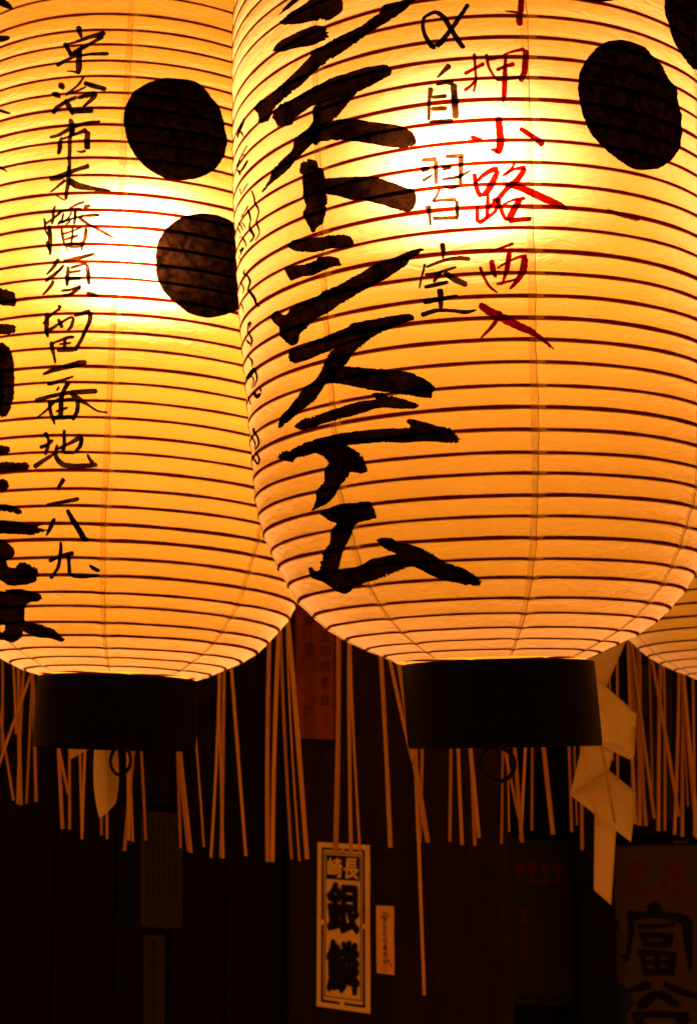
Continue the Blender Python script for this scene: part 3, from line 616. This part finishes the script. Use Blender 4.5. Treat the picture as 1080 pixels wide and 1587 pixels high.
blob(LB, BIG, 'painted_dot', M['dot'], (860, 0), 4.909, [(170,-60),(200,-10),(260,8),(330,12),(410,6),(480,-12),(540,-80),(520,-180),(420,-260),(280,-260),(190,-180)])
character(LB, BIG, 'rib_splice', M['rib'], (900, 250), 5.88, [[(228,442,26),(300,465,30),(380,490,32),(470,515,30),(535,532,20)]])

# ------------------------------------------------------------------ hanging split bamboo sticks
def stick(x0, y0, x1, y1, w, depth, label):
    """stick seen from (x0,y0) down to (x1,y1); it runs on up behind the lanterns"""
    k = (840 - y0) / (y1 - y0); lean = (x1 - x0) / (y1 - y0)
    xt = x0 + lean * (840 - y0) * 0.75
    d = depth + 0.14 + rng.uniform(-0.02, 0.02)
    a = at(xt, 840, d + rng.uniform(-.01, .01)); b = at(x1, y1, d)
    root = b; n = 12; pts = []; rad = []
    w0 = w * 0.5 * d / FPX; bow = rng.uniform(-0.005, 0.005); nodes = [rng.uniform(0.1, 0.45), rng.uniform(0.5, 0.9)]
    ts = sorted(list(np.linspace(0, 1, n)) + [v + e for v in nodes for e in (-0.006, 0, 0.006)])
    for t in ts:
        p = b.lerp(a, t) - root; p.x += bow * math.sin(math.pi * t); r = w0 * (1 + 0.06 * math.sin(t * 9 + x0))
        if any(abs(t - v) < 1e-9 for v in nodes): r *= 1.16
        pts.append(p); rad.append(r)
    V, F = tube(pts, rad, 7)
    o = mesh_obj('bamboo_stick', V, F, M['bamboo'])
    o.location = root; tag(o, label, 'bamboo stick', 'thin bamboo sticks hanging behind the lanterns')
ORD = ['first', 'second', 'third', 'fourth', 'fifth', 'sixth', 'seventh', 'eighth', 'ninth', 'tenth', 'eleventh', 'twelfth', 'thirteenth', 'fourteenth', 'fifteenth']
CLUSTERS = [
 ('at the left edge, beyond the left rim', 2.20, [(0,1035,3,1165,4),(3,1150,21,1241,4),(15,1027,25,1138,4),(24,1137,-8,1205,4),(32,1033,32,1248,6),(38,1100,27,1246,4),(50,1043,56,1243,5),(48,1115,41,1246,4)]),
 ('under the left rim, left of curled paper', 2.20, [(92,1155,97,1285,6),(88,1155,106,1232,4),(108,1157,108,1286,4),(123,1155,127,1300,4),(136,1155,127,1301,4)]),
 ('below the small curled paper', 2.30, [(157,1200,157,1295,4),(163,1200,166,1301,4)]),
 ('under the left rim, right of its ring', 2.20, [(195,1150,200,1303,5),(200,1180,206,1305,4),(211,1150,193,1319,6),(213,1150,226,1303,4),(270,1150,280,1315,4),(274,1150,292,1320,5),(278,1150,296,1322,5),(298,1160,316,1313,3)]),
 ('in the gap just right of left rim', 2.22, [(337,1047,327,1330,4.5),(347,1040,343,1330,5.5),(340,1060,346,1331,4),(356,1037,381,1327,5)]),
 ('in the bundle left of the wooden plaque', 2.20, [(421,995,415,1336,7),(436,981,422,1336,7),(437,990,452,1332,5),(444,970,476,1332,7.5),(455,1170,464,1335,3)]),
 ('hanging over the white name sticker', 2.15, [(522,984,520,1323,8),(543,998,544,1323,6),(548,1100,558,1323,4)]),
 ('over the bare post, left of largest rim', 2.10, [(586,1014,605,1314,7),(604,1023,640,1180,6)]),
 ('under the largest rim, left of its ring', 2.08, [(634,1155,663,1306,8),(645,1155,648,1304,5),(653,1155,651,1306,5),(698,1155,697,1305,5),(713,1155,716,1310,6),(722,1155,742,1299,6.5),(730,1155,736,1311,5)]),
 ('under the largest rim, right of its ring', 2.12, [(775,1155,777,1308,4),(775,1155,804,1267,4.5),(788,1160,789,1290,2.5),(799,1150,809,1306,6),(819,1150,807,1300,5),(823,1150,824,1288,4),(842,1150,857,1294,7),(877,1150,886,1290,5)]),
 ('crossing in front of the zigzag folded paper', 1.98, [(894,1148,927,1281,4),(925,1148,953,1276,4)]),
 ('behind the lower fold of the zigzag paper', 2.45, [(900,1170,902,1318,5),(893,1170,894,1280,3),(955,1041,957,1208,4),(948,1050,950,1180,3)]),
 ('between the lanterns right of zigzag paper', 2.62, [(972,1005,1001,1280,7),(975,1002,984,1278,6),(989,997,991,1280,7),(984,1000,1000,1281,4),(998,994,1052,1266,5),(1006,1044,1011,1230,3),(990,1100,1014,1269,5),(1027,1005,1020,1288,6),(1025,1060,1030,1288,4)]),
 ('at the right edge below the right lantern', 2.66, [(1049,1030,1045,1294,5),(1056,1030,1081,1300,7),(1064,1040,1057,1297,6),(1070,1040,1076,1297,4),(1052,1060,1066,1250,3)]),
]
for where, depth, L in CLUSTERS:
    Ls = sorted(L, key=lambda s: s[0] + s[2])
    for i, s in enumerate(Ls):
        stick(*s, depth, ('%s bamboo stick from the left ' % ORD[i]) + where)
stick(645, 1155, 657.5, 1543, 5.5, 2.06, 'longest bamboo stick, hanging far below the others beside the peach sticker')

# ------------------------------------------------------------------ folded paper streamers
def sheet(name, quads, parent, mat, thick=0.0009, nsub=6):
    V = []; F = []
    for q in quads:
        P = [Vector(p) for p in q]; b = len(V)
        n1 = (P[1] - P[0]).cross(P[3] - P[0]).normalized()
        for side in (0, 1):
            for i in range(nsub + 1):
                for j in range(nsub + 1):
                    u = i / nsub; v = j / nsub
                    p = P[0].lerp(P[1], u).lerp(P[3].lerp(P[2], u), v)
                    p = p + n1 * (side * thick + 0.0035 * math.sin(math.pi * u) * math.sin(math.pi * v))
                    V.append(p)
        K = (nsub + 1) ** 2
        for i in range(nsub):
            for j in range(nsub):
                a = b + i * (nsub + 1) + j; F.append((a, a + 1, a + nsub + 2, a + nsub + 1)); F.append((a + K, a + K + nsub + 1, a + K + nsub + 2, a + K + 1))
        rim = [i * (nsub + 1) for i in range(nsub)] + [nsub * (nsub + 1) + j for j in range(nsub)] + [(nsub - i) * (nsub + 1) + nsub for i in range(nsub)] + [nsub - j for j in range(nsub)]
        for k in range(len(rim)):
            a = b + rim[k]; c2 = b + rim[(k + 1) % len(rim)]; F.append((a, c2, c2 + K, a + K))
    return mesh_obj(name, V, F, mat, parent)
zz = empty('zigzag_paper_streamer', Matrix.Translation(at(945, 1403, 2.34)))
tag(zz, 'large zigzag folded white paper streamer hanging beside the largest lantern\'s black rim', 'paper streamer')
def zq(*pts): return [at(x, y, d + 0.04) - zz.location for x, y, d in pts]
sheet('paper_fold', [zq((890, 960, 2.16), (978, 975, 2.26), (939, 1066, 2.28), (880, 1040, 2.16))], zz, M['shide'])
sheet('paper_fold', [zq((880, 1020, 2.17), (939, 1064, 2.28), (986, 1106, 2.16), (983, 1172, 2.13)), zq((880, 1020, 2.17), (983, 1172, 2.13), (925, 1148, 2.13), (880, 1125, 2.14))], zz, M['shide'])
sheet('paper_fold', [zq((872, 1126, 2.155), (975, 1177, 2.155), (983, 1172, 2.140), (880, 1122, 2.14))], zz, M['shide'], 0.0006)
sheet('paper_fold', [zq((905, 1146, 2.19), (951, 1166, 2.27), (943, 1197, 2.30), (884, 1232, 2.17))], zz, M['shide'])
sheet('paper_fold', [zq((884, 1232, 2.17), (943, 1194, 2.30), (986, 1229, 2.20), (978, 1305, 2.16))], zz, M['shide'])
sheet('paper_fold', [zq((922, 1255, 2.215), (955, 1282, 2.27), (947, 1403, 2.30), (921, 1380, 2.22)), ], zz, M['shide'])
cp = empty('curled_paper_streamer', Matrix.Translation(at(163, 1268, 2.12)))
tag(cp, 'small curled white paper streamer hanging below the left lantern\'s black rim', 'paper streamer')
def cq(*pts): return [at(x, y, d + 0.0) - cp.location for x, y, d in pts]
sheet('paper_fold', [cq((104, 1110, 2.12), (160, 1110, 2.16), (146, 1157, 2.16), (110, 1177, 2.12))], cp, M['shide'])
V = []; F = []; K = 20; R_ = 12
for j in range(R_ + 1):
    v = j / R_
    for i in range(K):
        t = i / (K - 1); an = 4.5 + 5.0 * t                       # rolled strip, open towards the right
        y = 1110 + (1256 + 13 * math.cos(an) - 1110) * v
        wv = 15 + 4.5 * math.sin(v * 3.4 - 0.6) - 4 * v ** 6; cx = 163 + 4 * v * v
        V.append(at(cx - wv * math.cos(an), y, 2.12) - cp.location + Vector((0, 0.017 * math.sin(an), 0)))
for j in range(R_):
    for i in range(K - 1):
        a = j * K + i; F.append((a, a + 1, a + K + 1, a + K))
o = mesh_obj('paper_curl', V, F, M['shide'], cp); md = o.modifiers.new('thickness', 'SOLIDIFY'); md.thickness = 0.0006

# ------------------------------------------------------------------ wooden post, plaque and stickers
PL = at(449, 1159, 3.00); PR_ = at(771, 1159, 2.68); PL.z = PR_.z = 0
pu = (PR_ - PL).normalized(); pn = Vector((pu.y, -pu.x, 0))        # pn faces the camera
def on_post(px, py, off=0.0):
    d = ray(px, py); t = (PL + pn * off - EYEV).dot(pn) / d.dot(pn); return EYEV + d * t
def box(name, o, ux, uy, uz, mat, parent=None, bev=0.0):
    """box from corner o spanned by three vectors, edges slightly rounded"""
    P = [o + ux * a + uy * b + uz * c for a in (0, 1) for b in (0, 1) for c in (0, 1)]
    F = [(0, 1, 3, 2), (4, 6, 7, 5), (0, 4, 5, 1), (2, 3, 7, 6), (0, 2, 6, 4), (1, 5, 7, 3)]
    ob = mesh_obj(name, P, F, mat, parent, smooth=False)
    if bev: m = ob.modifiers.new('edge', 'BEVEL'); m.width = bev; m.segments = 2
    return ob
wpost = (PR_ - PL).length
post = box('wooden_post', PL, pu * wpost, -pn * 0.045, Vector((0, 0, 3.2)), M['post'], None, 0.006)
tag(post, 'wide dark red brown wooden post standing between the lanterns, with stickers pasted on it', 'wooden post')

FONT_CACHE = {}
def glyphs(ch, bold=0.0):
    """outline mesh of one character, normalised to a unit box"""
    key = (ch, bold)
    if key in FONT_CACHE: return FONT_CACHE[key]
    cu = bpy.data.curves.new('t', 'FONT'); cu.body = ch; cu.size = 1.0; cu.offset = bold; cu.resolution_u = 3
    o = bpy.data.objects.new('t', cu); COL.objects.link(o)
    dg = bpy.context.evaluated_depsgraph_get(); me = bpy.data.meshes.new_from_object(o.evaluated_get(dg))
    V = np.array([v.co[:] for v in me.vertices]) if len(me.vertices) else np.zeros((0, 3)); F = [tuple(p.vertices) for p in me.polygons]
    bpy.data.objects.remove(o); bpy.data.curves.remove(cu); bpy.data.meshes.remove(me)
    if len(V):
        lo = V.min(0); hi = V.max(0); V = (V - lo) / np.maximum(hi - lo, 1e-6)
    FONT_CACHE[key] = (V, F); return V, F
class Quad:
    """flat four-cornered sheet; u to the right, v downwards, 0..1"""
    def __init__(s, tl, tr, br, bl, n): s.c = [Vector(k) for k in (tl, tr, br, bl)]; s.n = n
    def p(s, u, v, off=0.0):
        a, b, c, d = s.c; return a.lerp(b, u).lerp(d.lerp(c, u), v) + s.n * off
def quad_shape(q, V, F, rects, off):
    for (u0, v0, u1, v1) in rects:
        b = len(V); V += [q.p(u0, v0, off), q.p(u1, v0, off), q.p(u1, v1, off), q.p(u0, v1, off)]; F.append((b, b + 3, b + 2, b + 1))
def quad_text(q, items, off, bold=0.0, heavy=0.0):
    V = []; F = []
    shifts = [(0, 0)] + ([(math.cos(k * math.pi / 5), math.sin(k * math.pi / 5)) for k in range(10)] if heavy else [])
    for k_, (ch, u0, v0, u1, v1) in [(k, it) for it in items for k in range(len(shifts))]:
        su = (u1 - u0) * heavy * shifts[k_][0]; sv = (v1 - v0) * heavy * shifts[k_][1]
        u0 += su; u1 += su; v0 += sv; v1 += sv; off += 1e-6
        g, f = glyphs(ch, bold); b = len(V)
        V += [q.p(u0 + (u1 - u0) * x, v0 + (v1 - v0) * (1 - y), off) for x, y, _ in g]; F += [tuple(b + i for i in t) for t in f]
    return V, F
def sheet_thing(name, label, cat, q, mat, thick=0.0006, group=None):
    c = (q.p(0.5, 1.0)); root = empty(name, Matrix.Translation(c)); tag(root, label, cat, group)
    n = 8; V = []; F = []
    for s_ in (0, thick):
        for i in range(n + 1):
            for j in range(n + 1): V.append(q.p(i / n, j / n, 0.0004 + s_ + 0.0006 * math.sin(i * 2.1) * math.sin(j * 1.3)) - c)
    K = (n + 1) ** 2
    for i in range(n):
        for j in range(n):
            a = i * (n + 1) + j; F.append((a, a + n + 1, a + n + 2, a + 1)); F.append((K + a, K + a + 1, K + a + n + 2, K + a + n + 1))
    rim = [i * (n + 1) for i in range(n)] + [n * (n + 1) + j for j in range(n)] + [(n - i) * (n + 1) + n for i in range(n)] + [n - j for j in range(n)]
    for k in range(len(rim)): a, b = rim[k], rim[(k + 1) % len(rim)]; F.append((a, b, b + K, a + K))
    sh = mesh_obj('sheet', V, F, mat, root, smooth=False)
    return sh, c
def add_text(name, q, items, off, bold, heavy, c, mat, root):
    for it in items: add_flat(name, quad_text(q, [it], off, bold, heavy), c, mat, root)
def add_flat(name, VF, c, mat, root):
    V, F = VF; o = mesh_obj(name, [Vector(v) - c for v in V], F, mat, root, smooth=False)
    if name in ('fine_writing', 'red_print', 'green_print', 'green_leaf_print', 'pale_flower_print', 'small_emblem', 'printed_border'): o['kind'] = 'stuff'
    return o

# plaque
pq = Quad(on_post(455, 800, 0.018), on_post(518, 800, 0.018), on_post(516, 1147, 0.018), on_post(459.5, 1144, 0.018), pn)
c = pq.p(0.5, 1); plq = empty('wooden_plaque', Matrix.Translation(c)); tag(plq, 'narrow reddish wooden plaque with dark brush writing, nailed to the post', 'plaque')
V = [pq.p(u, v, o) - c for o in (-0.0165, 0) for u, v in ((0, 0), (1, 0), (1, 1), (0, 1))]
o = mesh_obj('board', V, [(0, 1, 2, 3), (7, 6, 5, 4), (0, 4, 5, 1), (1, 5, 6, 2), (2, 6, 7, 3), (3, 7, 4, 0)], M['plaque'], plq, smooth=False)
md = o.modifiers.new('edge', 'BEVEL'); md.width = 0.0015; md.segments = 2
def pv(y): return (y - 800) / 345.0
def pi(ch, x, y, w, h): 
    u = (x - 457) / 60.0; return (ch, u - w / 120.0, pv(y - h / 2), u + w / 120.0, pv(y + h / 2))
add_text('written_character', pq, [pi('観', 480, 965, 15, 17), pi('音', 480, 1008, 17, 21), pi('屋', 476, 1106, 15, 23), pi('彦', 504, 962, 17, 20), pi('五', 505, 989, 17, 15), pi('郎', 505, 1010, 17, 18), pi('供', 504, 1035, 18, 20), pi('養', 504, 1060, 16, 20), pi('会', 504, 1085, 17, 19)], 0.0006, 0.004, 0.0, c, M['fade'], plq)
# large white name sticker
sq = Quad(on_post(492.6, 1305.5, 0.0006), on_post(573.2, 1310.5, 0.0006), on_post(574.2, 1572, 0.0006), on_post(491, 1560, 0.0006), pn)
r, c = sheet_thing('name_sticker', 'tall off-white name sticker with black border and bold black characters', 'sticker', sq, M['sticker'])
V = []; F = []
quad_shape(sq, V, F, [(0.09,0.032,0.47,0.044),(0.53,0.032,0.91,0.044),(0.09,0.956,0.44,0.970),(0.53,0.956,0.91,0.970),
  (0.09,0.044,0.128,0.475),(0.09,0.505,0.128,0.956),(0.872,0.044,0.91,0.475),(0.872,0.505,0.91,0.956)], 0.0022)
quad_shape(sq, V, F, [(0.155,0.060,0.845,0.0645),(0.155,0.930,0.845,0.9345),(0.155,0.0645,0.170,0.930),(0.830,0.0645,0.845,0.930),(0.185,0.075,0.815,0.222),(0.47,0.047,0.485,0.060),(0.515,0.047,0.53,0.060)], 0.0022)
add_flat('printed_border', (V, F), c, M['print'], r)
add_text('printed_character', sq, [('崎', 0.215, 0.093, 0.485, 0.207), ('長', 0.525, 0.090, 0.795, 0.210)], 0.0030, 0.0, 0.028, c, M['sticker'], r)
add_text('bold_printed_character', sq, [('銀', 0.215, 0.250, 0.790, 0.535), ('鱗', 0.215, 0.598, 0.790, 0.892)], 0.0024, 0.0, 0.048, c, M['print'], r)
# small peach sticker
kq = Quad(on_post(583.2, 1404, 0.0006), on_post(610.4, 1405.5, 0.0006), on_post(611.6, 1512, 0.0006), on_post(584.2, 1508.5, 0.0006), pn)
r, c = sheet_thing('name_sticker', 'small narrow peach sticker with tiny black writing, right of the large white one', 'sticker', kq, M['peach'])
txt = 'きたむらあきら'
add_text('printed_character', kq, [(ch, 0.40, 0.165 + k * 0.102, 0.62, 0.165 + k * 0.102 + 0.078) for k, ch in enumerate(txt)], 0.0022, 0.0, 0.03, c, M['print'], r)
V = []; F = []
for k in range(16):
    u = 0.25 + 0.5 * rng.random(); v = rng.choice([0.05, 0.08, 0.11, 0.13]) + rng.random() * 0.05; quad_shape(kq, V, F, [(u, v, u + 0.09 * rng.random() + .03, v + 0.015)], 0.0021 + k * 0.00002)
add_flat('red_print', (V, F), c, M['rprint'], r)
V = []; F = []
for k in range(7):
    a = k / 7 * 6.28; u = 0.42 + 0.16 * math.cos(a); v = 0.925 + 0.03 * math.sin(a); quad_shape(kq, V, F, [(u, v, u + 0.10, v + 0.008)], 0.0021 + k * 0.00002)
for k in range(6): quad_shape(kq, V, F, [(0.62 + k * .04, 0.78 - .015 * (k % 3) + .02 * k, 0.66 + k * .04, 0.79 + .02 * k)], 0.0021 + k * .00003)
add_flat('small_emblem', (V, F), c, M['print'], r)

# ------------------------------------------------------------------ dark board walls and old papers behind
WD = 3.40
wall = empty('board_wall', Matrix.Translation((0, WD, 0))); tag(wall, 'near-black wall of vertical boards behind everything', 'wall')
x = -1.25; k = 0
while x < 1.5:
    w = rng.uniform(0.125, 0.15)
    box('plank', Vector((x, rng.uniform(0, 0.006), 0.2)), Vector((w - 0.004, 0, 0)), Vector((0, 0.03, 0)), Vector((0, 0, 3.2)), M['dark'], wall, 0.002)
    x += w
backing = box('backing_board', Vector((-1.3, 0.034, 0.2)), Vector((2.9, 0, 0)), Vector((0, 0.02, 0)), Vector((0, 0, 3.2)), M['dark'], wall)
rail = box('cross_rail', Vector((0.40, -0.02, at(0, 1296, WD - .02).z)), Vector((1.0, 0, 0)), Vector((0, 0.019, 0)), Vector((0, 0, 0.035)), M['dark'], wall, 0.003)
nW = Vector((0, -1, 0))
def wq(x0, y0, x1, y1, off=0.004, sk=0.0):
    d = WD - off; return Quad(at(x0, y0, d), at(x1, y0 + sk, d), at(x1, y1 + sk, d), at(x0, y1, d), nW)
def fine_print(q, cols, rows, u0=0.1, u1=0.9, v0=0.05, v1=0.75, fill=0.6):
    V = []; F = []
    for i in range(cols):
        for j in range(rows):
            if rng.random() < 0.12: continue
            u = u0 + (u1 - u0) * (i + 0.5) / cols; v = v0 + (v1 - v0) * (j + 0.5) / rows
            hw = (u1 - u0) / cols * fill / 2; hh = (v1 - v0) / rows * fill / 2
            quad_shape(q, V, F, [(u - hw, v - hh, u + hw * rng.uniform(.2, 1), v - hh * .6), (u - hw * .2, v - hh * .6, u + hw * .2, v + hh), (u - hw * rng.uniform(.3, 1), v + hh * .4, u - hw * .2, v + hh * .8)], 0.0022)
    return V, F
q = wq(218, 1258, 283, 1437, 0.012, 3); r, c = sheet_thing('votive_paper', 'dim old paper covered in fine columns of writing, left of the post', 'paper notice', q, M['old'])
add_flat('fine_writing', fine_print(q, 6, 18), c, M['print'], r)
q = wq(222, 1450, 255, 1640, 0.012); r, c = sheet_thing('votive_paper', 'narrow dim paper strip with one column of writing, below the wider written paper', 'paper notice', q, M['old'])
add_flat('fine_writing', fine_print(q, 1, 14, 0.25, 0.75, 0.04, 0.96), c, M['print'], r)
q = wq(222, 1130, 262, 1250, 0.012); r, c = sheet_thing('votive_paper', 'nearly black weathered paper strip under the left lantern\'s rim, above the written paper', 'paper notice', q, M['dark'])  # strip shares the near-black tone of the boards
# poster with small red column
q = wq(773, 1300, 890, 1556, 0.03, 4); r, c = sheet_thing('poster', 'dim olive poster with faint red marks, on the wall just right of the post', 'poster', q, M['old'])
V = []; F = []
for k in range(5):
    quad_shape(q, V, F, [(0.05 + 0.17 * k, 0.14 + 0.01 * (k % 2), 0.05 + 0.17 * k + 0.11, 0.19), (0.09 + 0.17 * k, 0.192, 0.12 + 0.17 * k, 0.24), (0.04 + .17 * k, 0.243, .15 + .17 * k, .262)], 0.0022)
for k in range(4): quad_shape(q, V, F, [(0.29, 0.42 + 0.075 * k, 0.40, 0.437 + 0.075 * k), (0.33, 0.44 + 0.075 * k, 0.36, 0.475 + 0.075 * k), (.29, .478 + .075 * k, .4, .488 + .075 * k)], 0.0022)
add_flat('red_print', (V, F), c, M['rprint'], r)
V = []; F = []
for k in range(14):
    a = 6.28 * k / 14; quad_shape(q, V, F, [(0.02 + 0.13 * math.cos(a), 0.78 + 0.08 * math.sin(a), 0.07 + 0.13 * math.cos(a), 0.80 + 0.08 * math.sin(a))], 0.0022 + k * .00003)
quad_shape(q, V, F, [(0.0, 0.955, 1.0, 0.972), (0.0, 0.045, 1.0, 0.055)], 0.0020)
add_flat('green_print', (V, F), c, M['gprint'], r)
# dark upright between the two posters
d0 = at(888, 1159, 3.27); d1 = at(946, 1159, 3.27)
o = box('door_stile', Vector((d0.x, 3.27, 0.2)), Vector((d1.x - d0.x, 0, 0)), Vector((0, 0.12, 0)), Vector((0, 0, 3.2)), M['dark'], None, 0.003)
tag(o, 'dark upright timber between the olive poster and the poster with the huge black character', 'upright')
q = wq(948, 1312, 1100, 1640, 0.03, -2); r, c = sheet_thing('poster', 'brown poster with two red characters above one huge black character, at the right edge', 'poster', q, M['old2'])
def flat_polys(outlines, off, org=(940, 1300), k=5.529):
    V = []; F = []
    for n_, ol in enumerate(outlines):
        b = len(V); P = [Vector((org[0] + x / k, org[1] + y / k)) for x, y in ol]
        vv, _, ff, *_r = delaunay_2d_cdt(P, [(i, (i + 1) % len(P)) for i in range(len(P))], [], 1, 1e-5)
        V += [at(v[0], v[1], WD - 0.030 - off - n_ * 3e-6) for v in vv]; F += [tuple(b + i for i in f)[::-1] for f in ff]
    return V, F
add_flat('red_character', flat_polys([[(185,205),(270,205),(355,240),(340,258),(190,232)], [(185,300),(260,295),(335,335),(320,355),(190,325)], [(180,390),(250,388),(350,430),(340,450),(190,415)]], 0.0026), c, M['rprint'], r)
add_flat('red_character', flat_polys([[(590,290),(610,285),(700,420),(680,440)], [(455,255),(680,245),(678,272),(460,275)], [(550,205),(590,210),(592,300),(620,440),(590,460),(570,300),(500,420),(470,450),(455,430),(540,310)]], 0.0026), c, M['rprint'], r)
add_flat('huge_character', flat_polys([[(345,580),(380,550),(430,545),(470,580),(465,630),(360,630)],
  [(165,640),(210,615),(240,630),(360,625),(470,625),(620,640),(700,670),(745,720),(740,800),(735,1000),(740,1110),(710,1150),(690,1050),(665,900),(645,740),(600,715),(480,690),(300,690),(240,710),(235,800),(215,950),(185,1060),(160,1070),(105,990),(170,1000),(185,850),(190,720)],
  [(260,730),(420,740),(600,720),(580,750),(480,770),(270,780)],
  [(270,800),(585,815),(575,860),(285,860)], [(300,890),(565,890),(560,935),(312,935)], [(285,855),(350,855),(350,895),(300,895)], [(485,855),(575,855),(567,895),(485,895)],
  [(260,950),(440,955),(610,985),(600,1012),(270,1005)], [(285,1045),(595,1045),(590,1085),(295,1085)], [(305,1115),(585,1115),(580,1175),(325,1178)], [(275,1000),(335,1000),(350,1120),(305,1120)], [(400,1000),(460,1000),(455,1120),(410,1120)], [(525,1000),(605,1000),(585,1120),(525,1120)]], 0.0024), c, M['print'], r)
add_flat('huge_character', flat_polys([[(180,1300),(330,1220),(385,1240),(380,1290),(300,1310),(180,1320)], [(490,1220),(560,1250),(650,1290),(774,1330),(800,1380),(640,1350),(540,1310),(485,1270)],
  [(250,1430),(300,1360),(400,1310),(480,1300),(540,1340),(620,1400),(640,1450),(560,1440),(500,1400),(430,1365),(400,1400),(350,1450),(270,1470)], [(210,1490),(400,1480),(700,1490),(720,1560),(680,1600),(600,1590),(590,1540),(320,1540),(320,1620),(240,1620)]], 0.0024), c, M['print'], r)
add_flat('green_leaf_print', flat_polys([[(46,740),(70,700),(100,690),(118,810),(60,830),(46,850)], [(46,1250),(120,1240),(170,1300),(210,1320),(240,1420),(180,1500),(180,1700),(46,1700)]], 0.0016), c, M['gprint'], r)
add_flat('pale_flower_print', flat_polys([[(46,840),(160,825),(185,870),(165,960),(110,980),(140,1060),(180,1110),(130,1230),(46,1245)], [(560,20),(700,10),(700,40),(570,50)]], 0.0014), c, M['sheetpale'], r)
V = []; F = []; quad_shape(q, V, F, [(0.0, 0.232, 1.0, 0.243)], 0.0020); add_flat('red_line', (V, F), c, M['rprint'], r)
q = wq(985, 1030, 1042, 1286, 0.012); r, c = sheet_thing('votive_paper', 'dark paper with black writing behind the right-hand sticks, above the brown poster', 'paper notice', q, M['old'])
add_flat('fine_writing', fine_print(q, 2, 7, 0.1, 0.9, 0.05, 0.95, 0.75), c, M['print'], r)
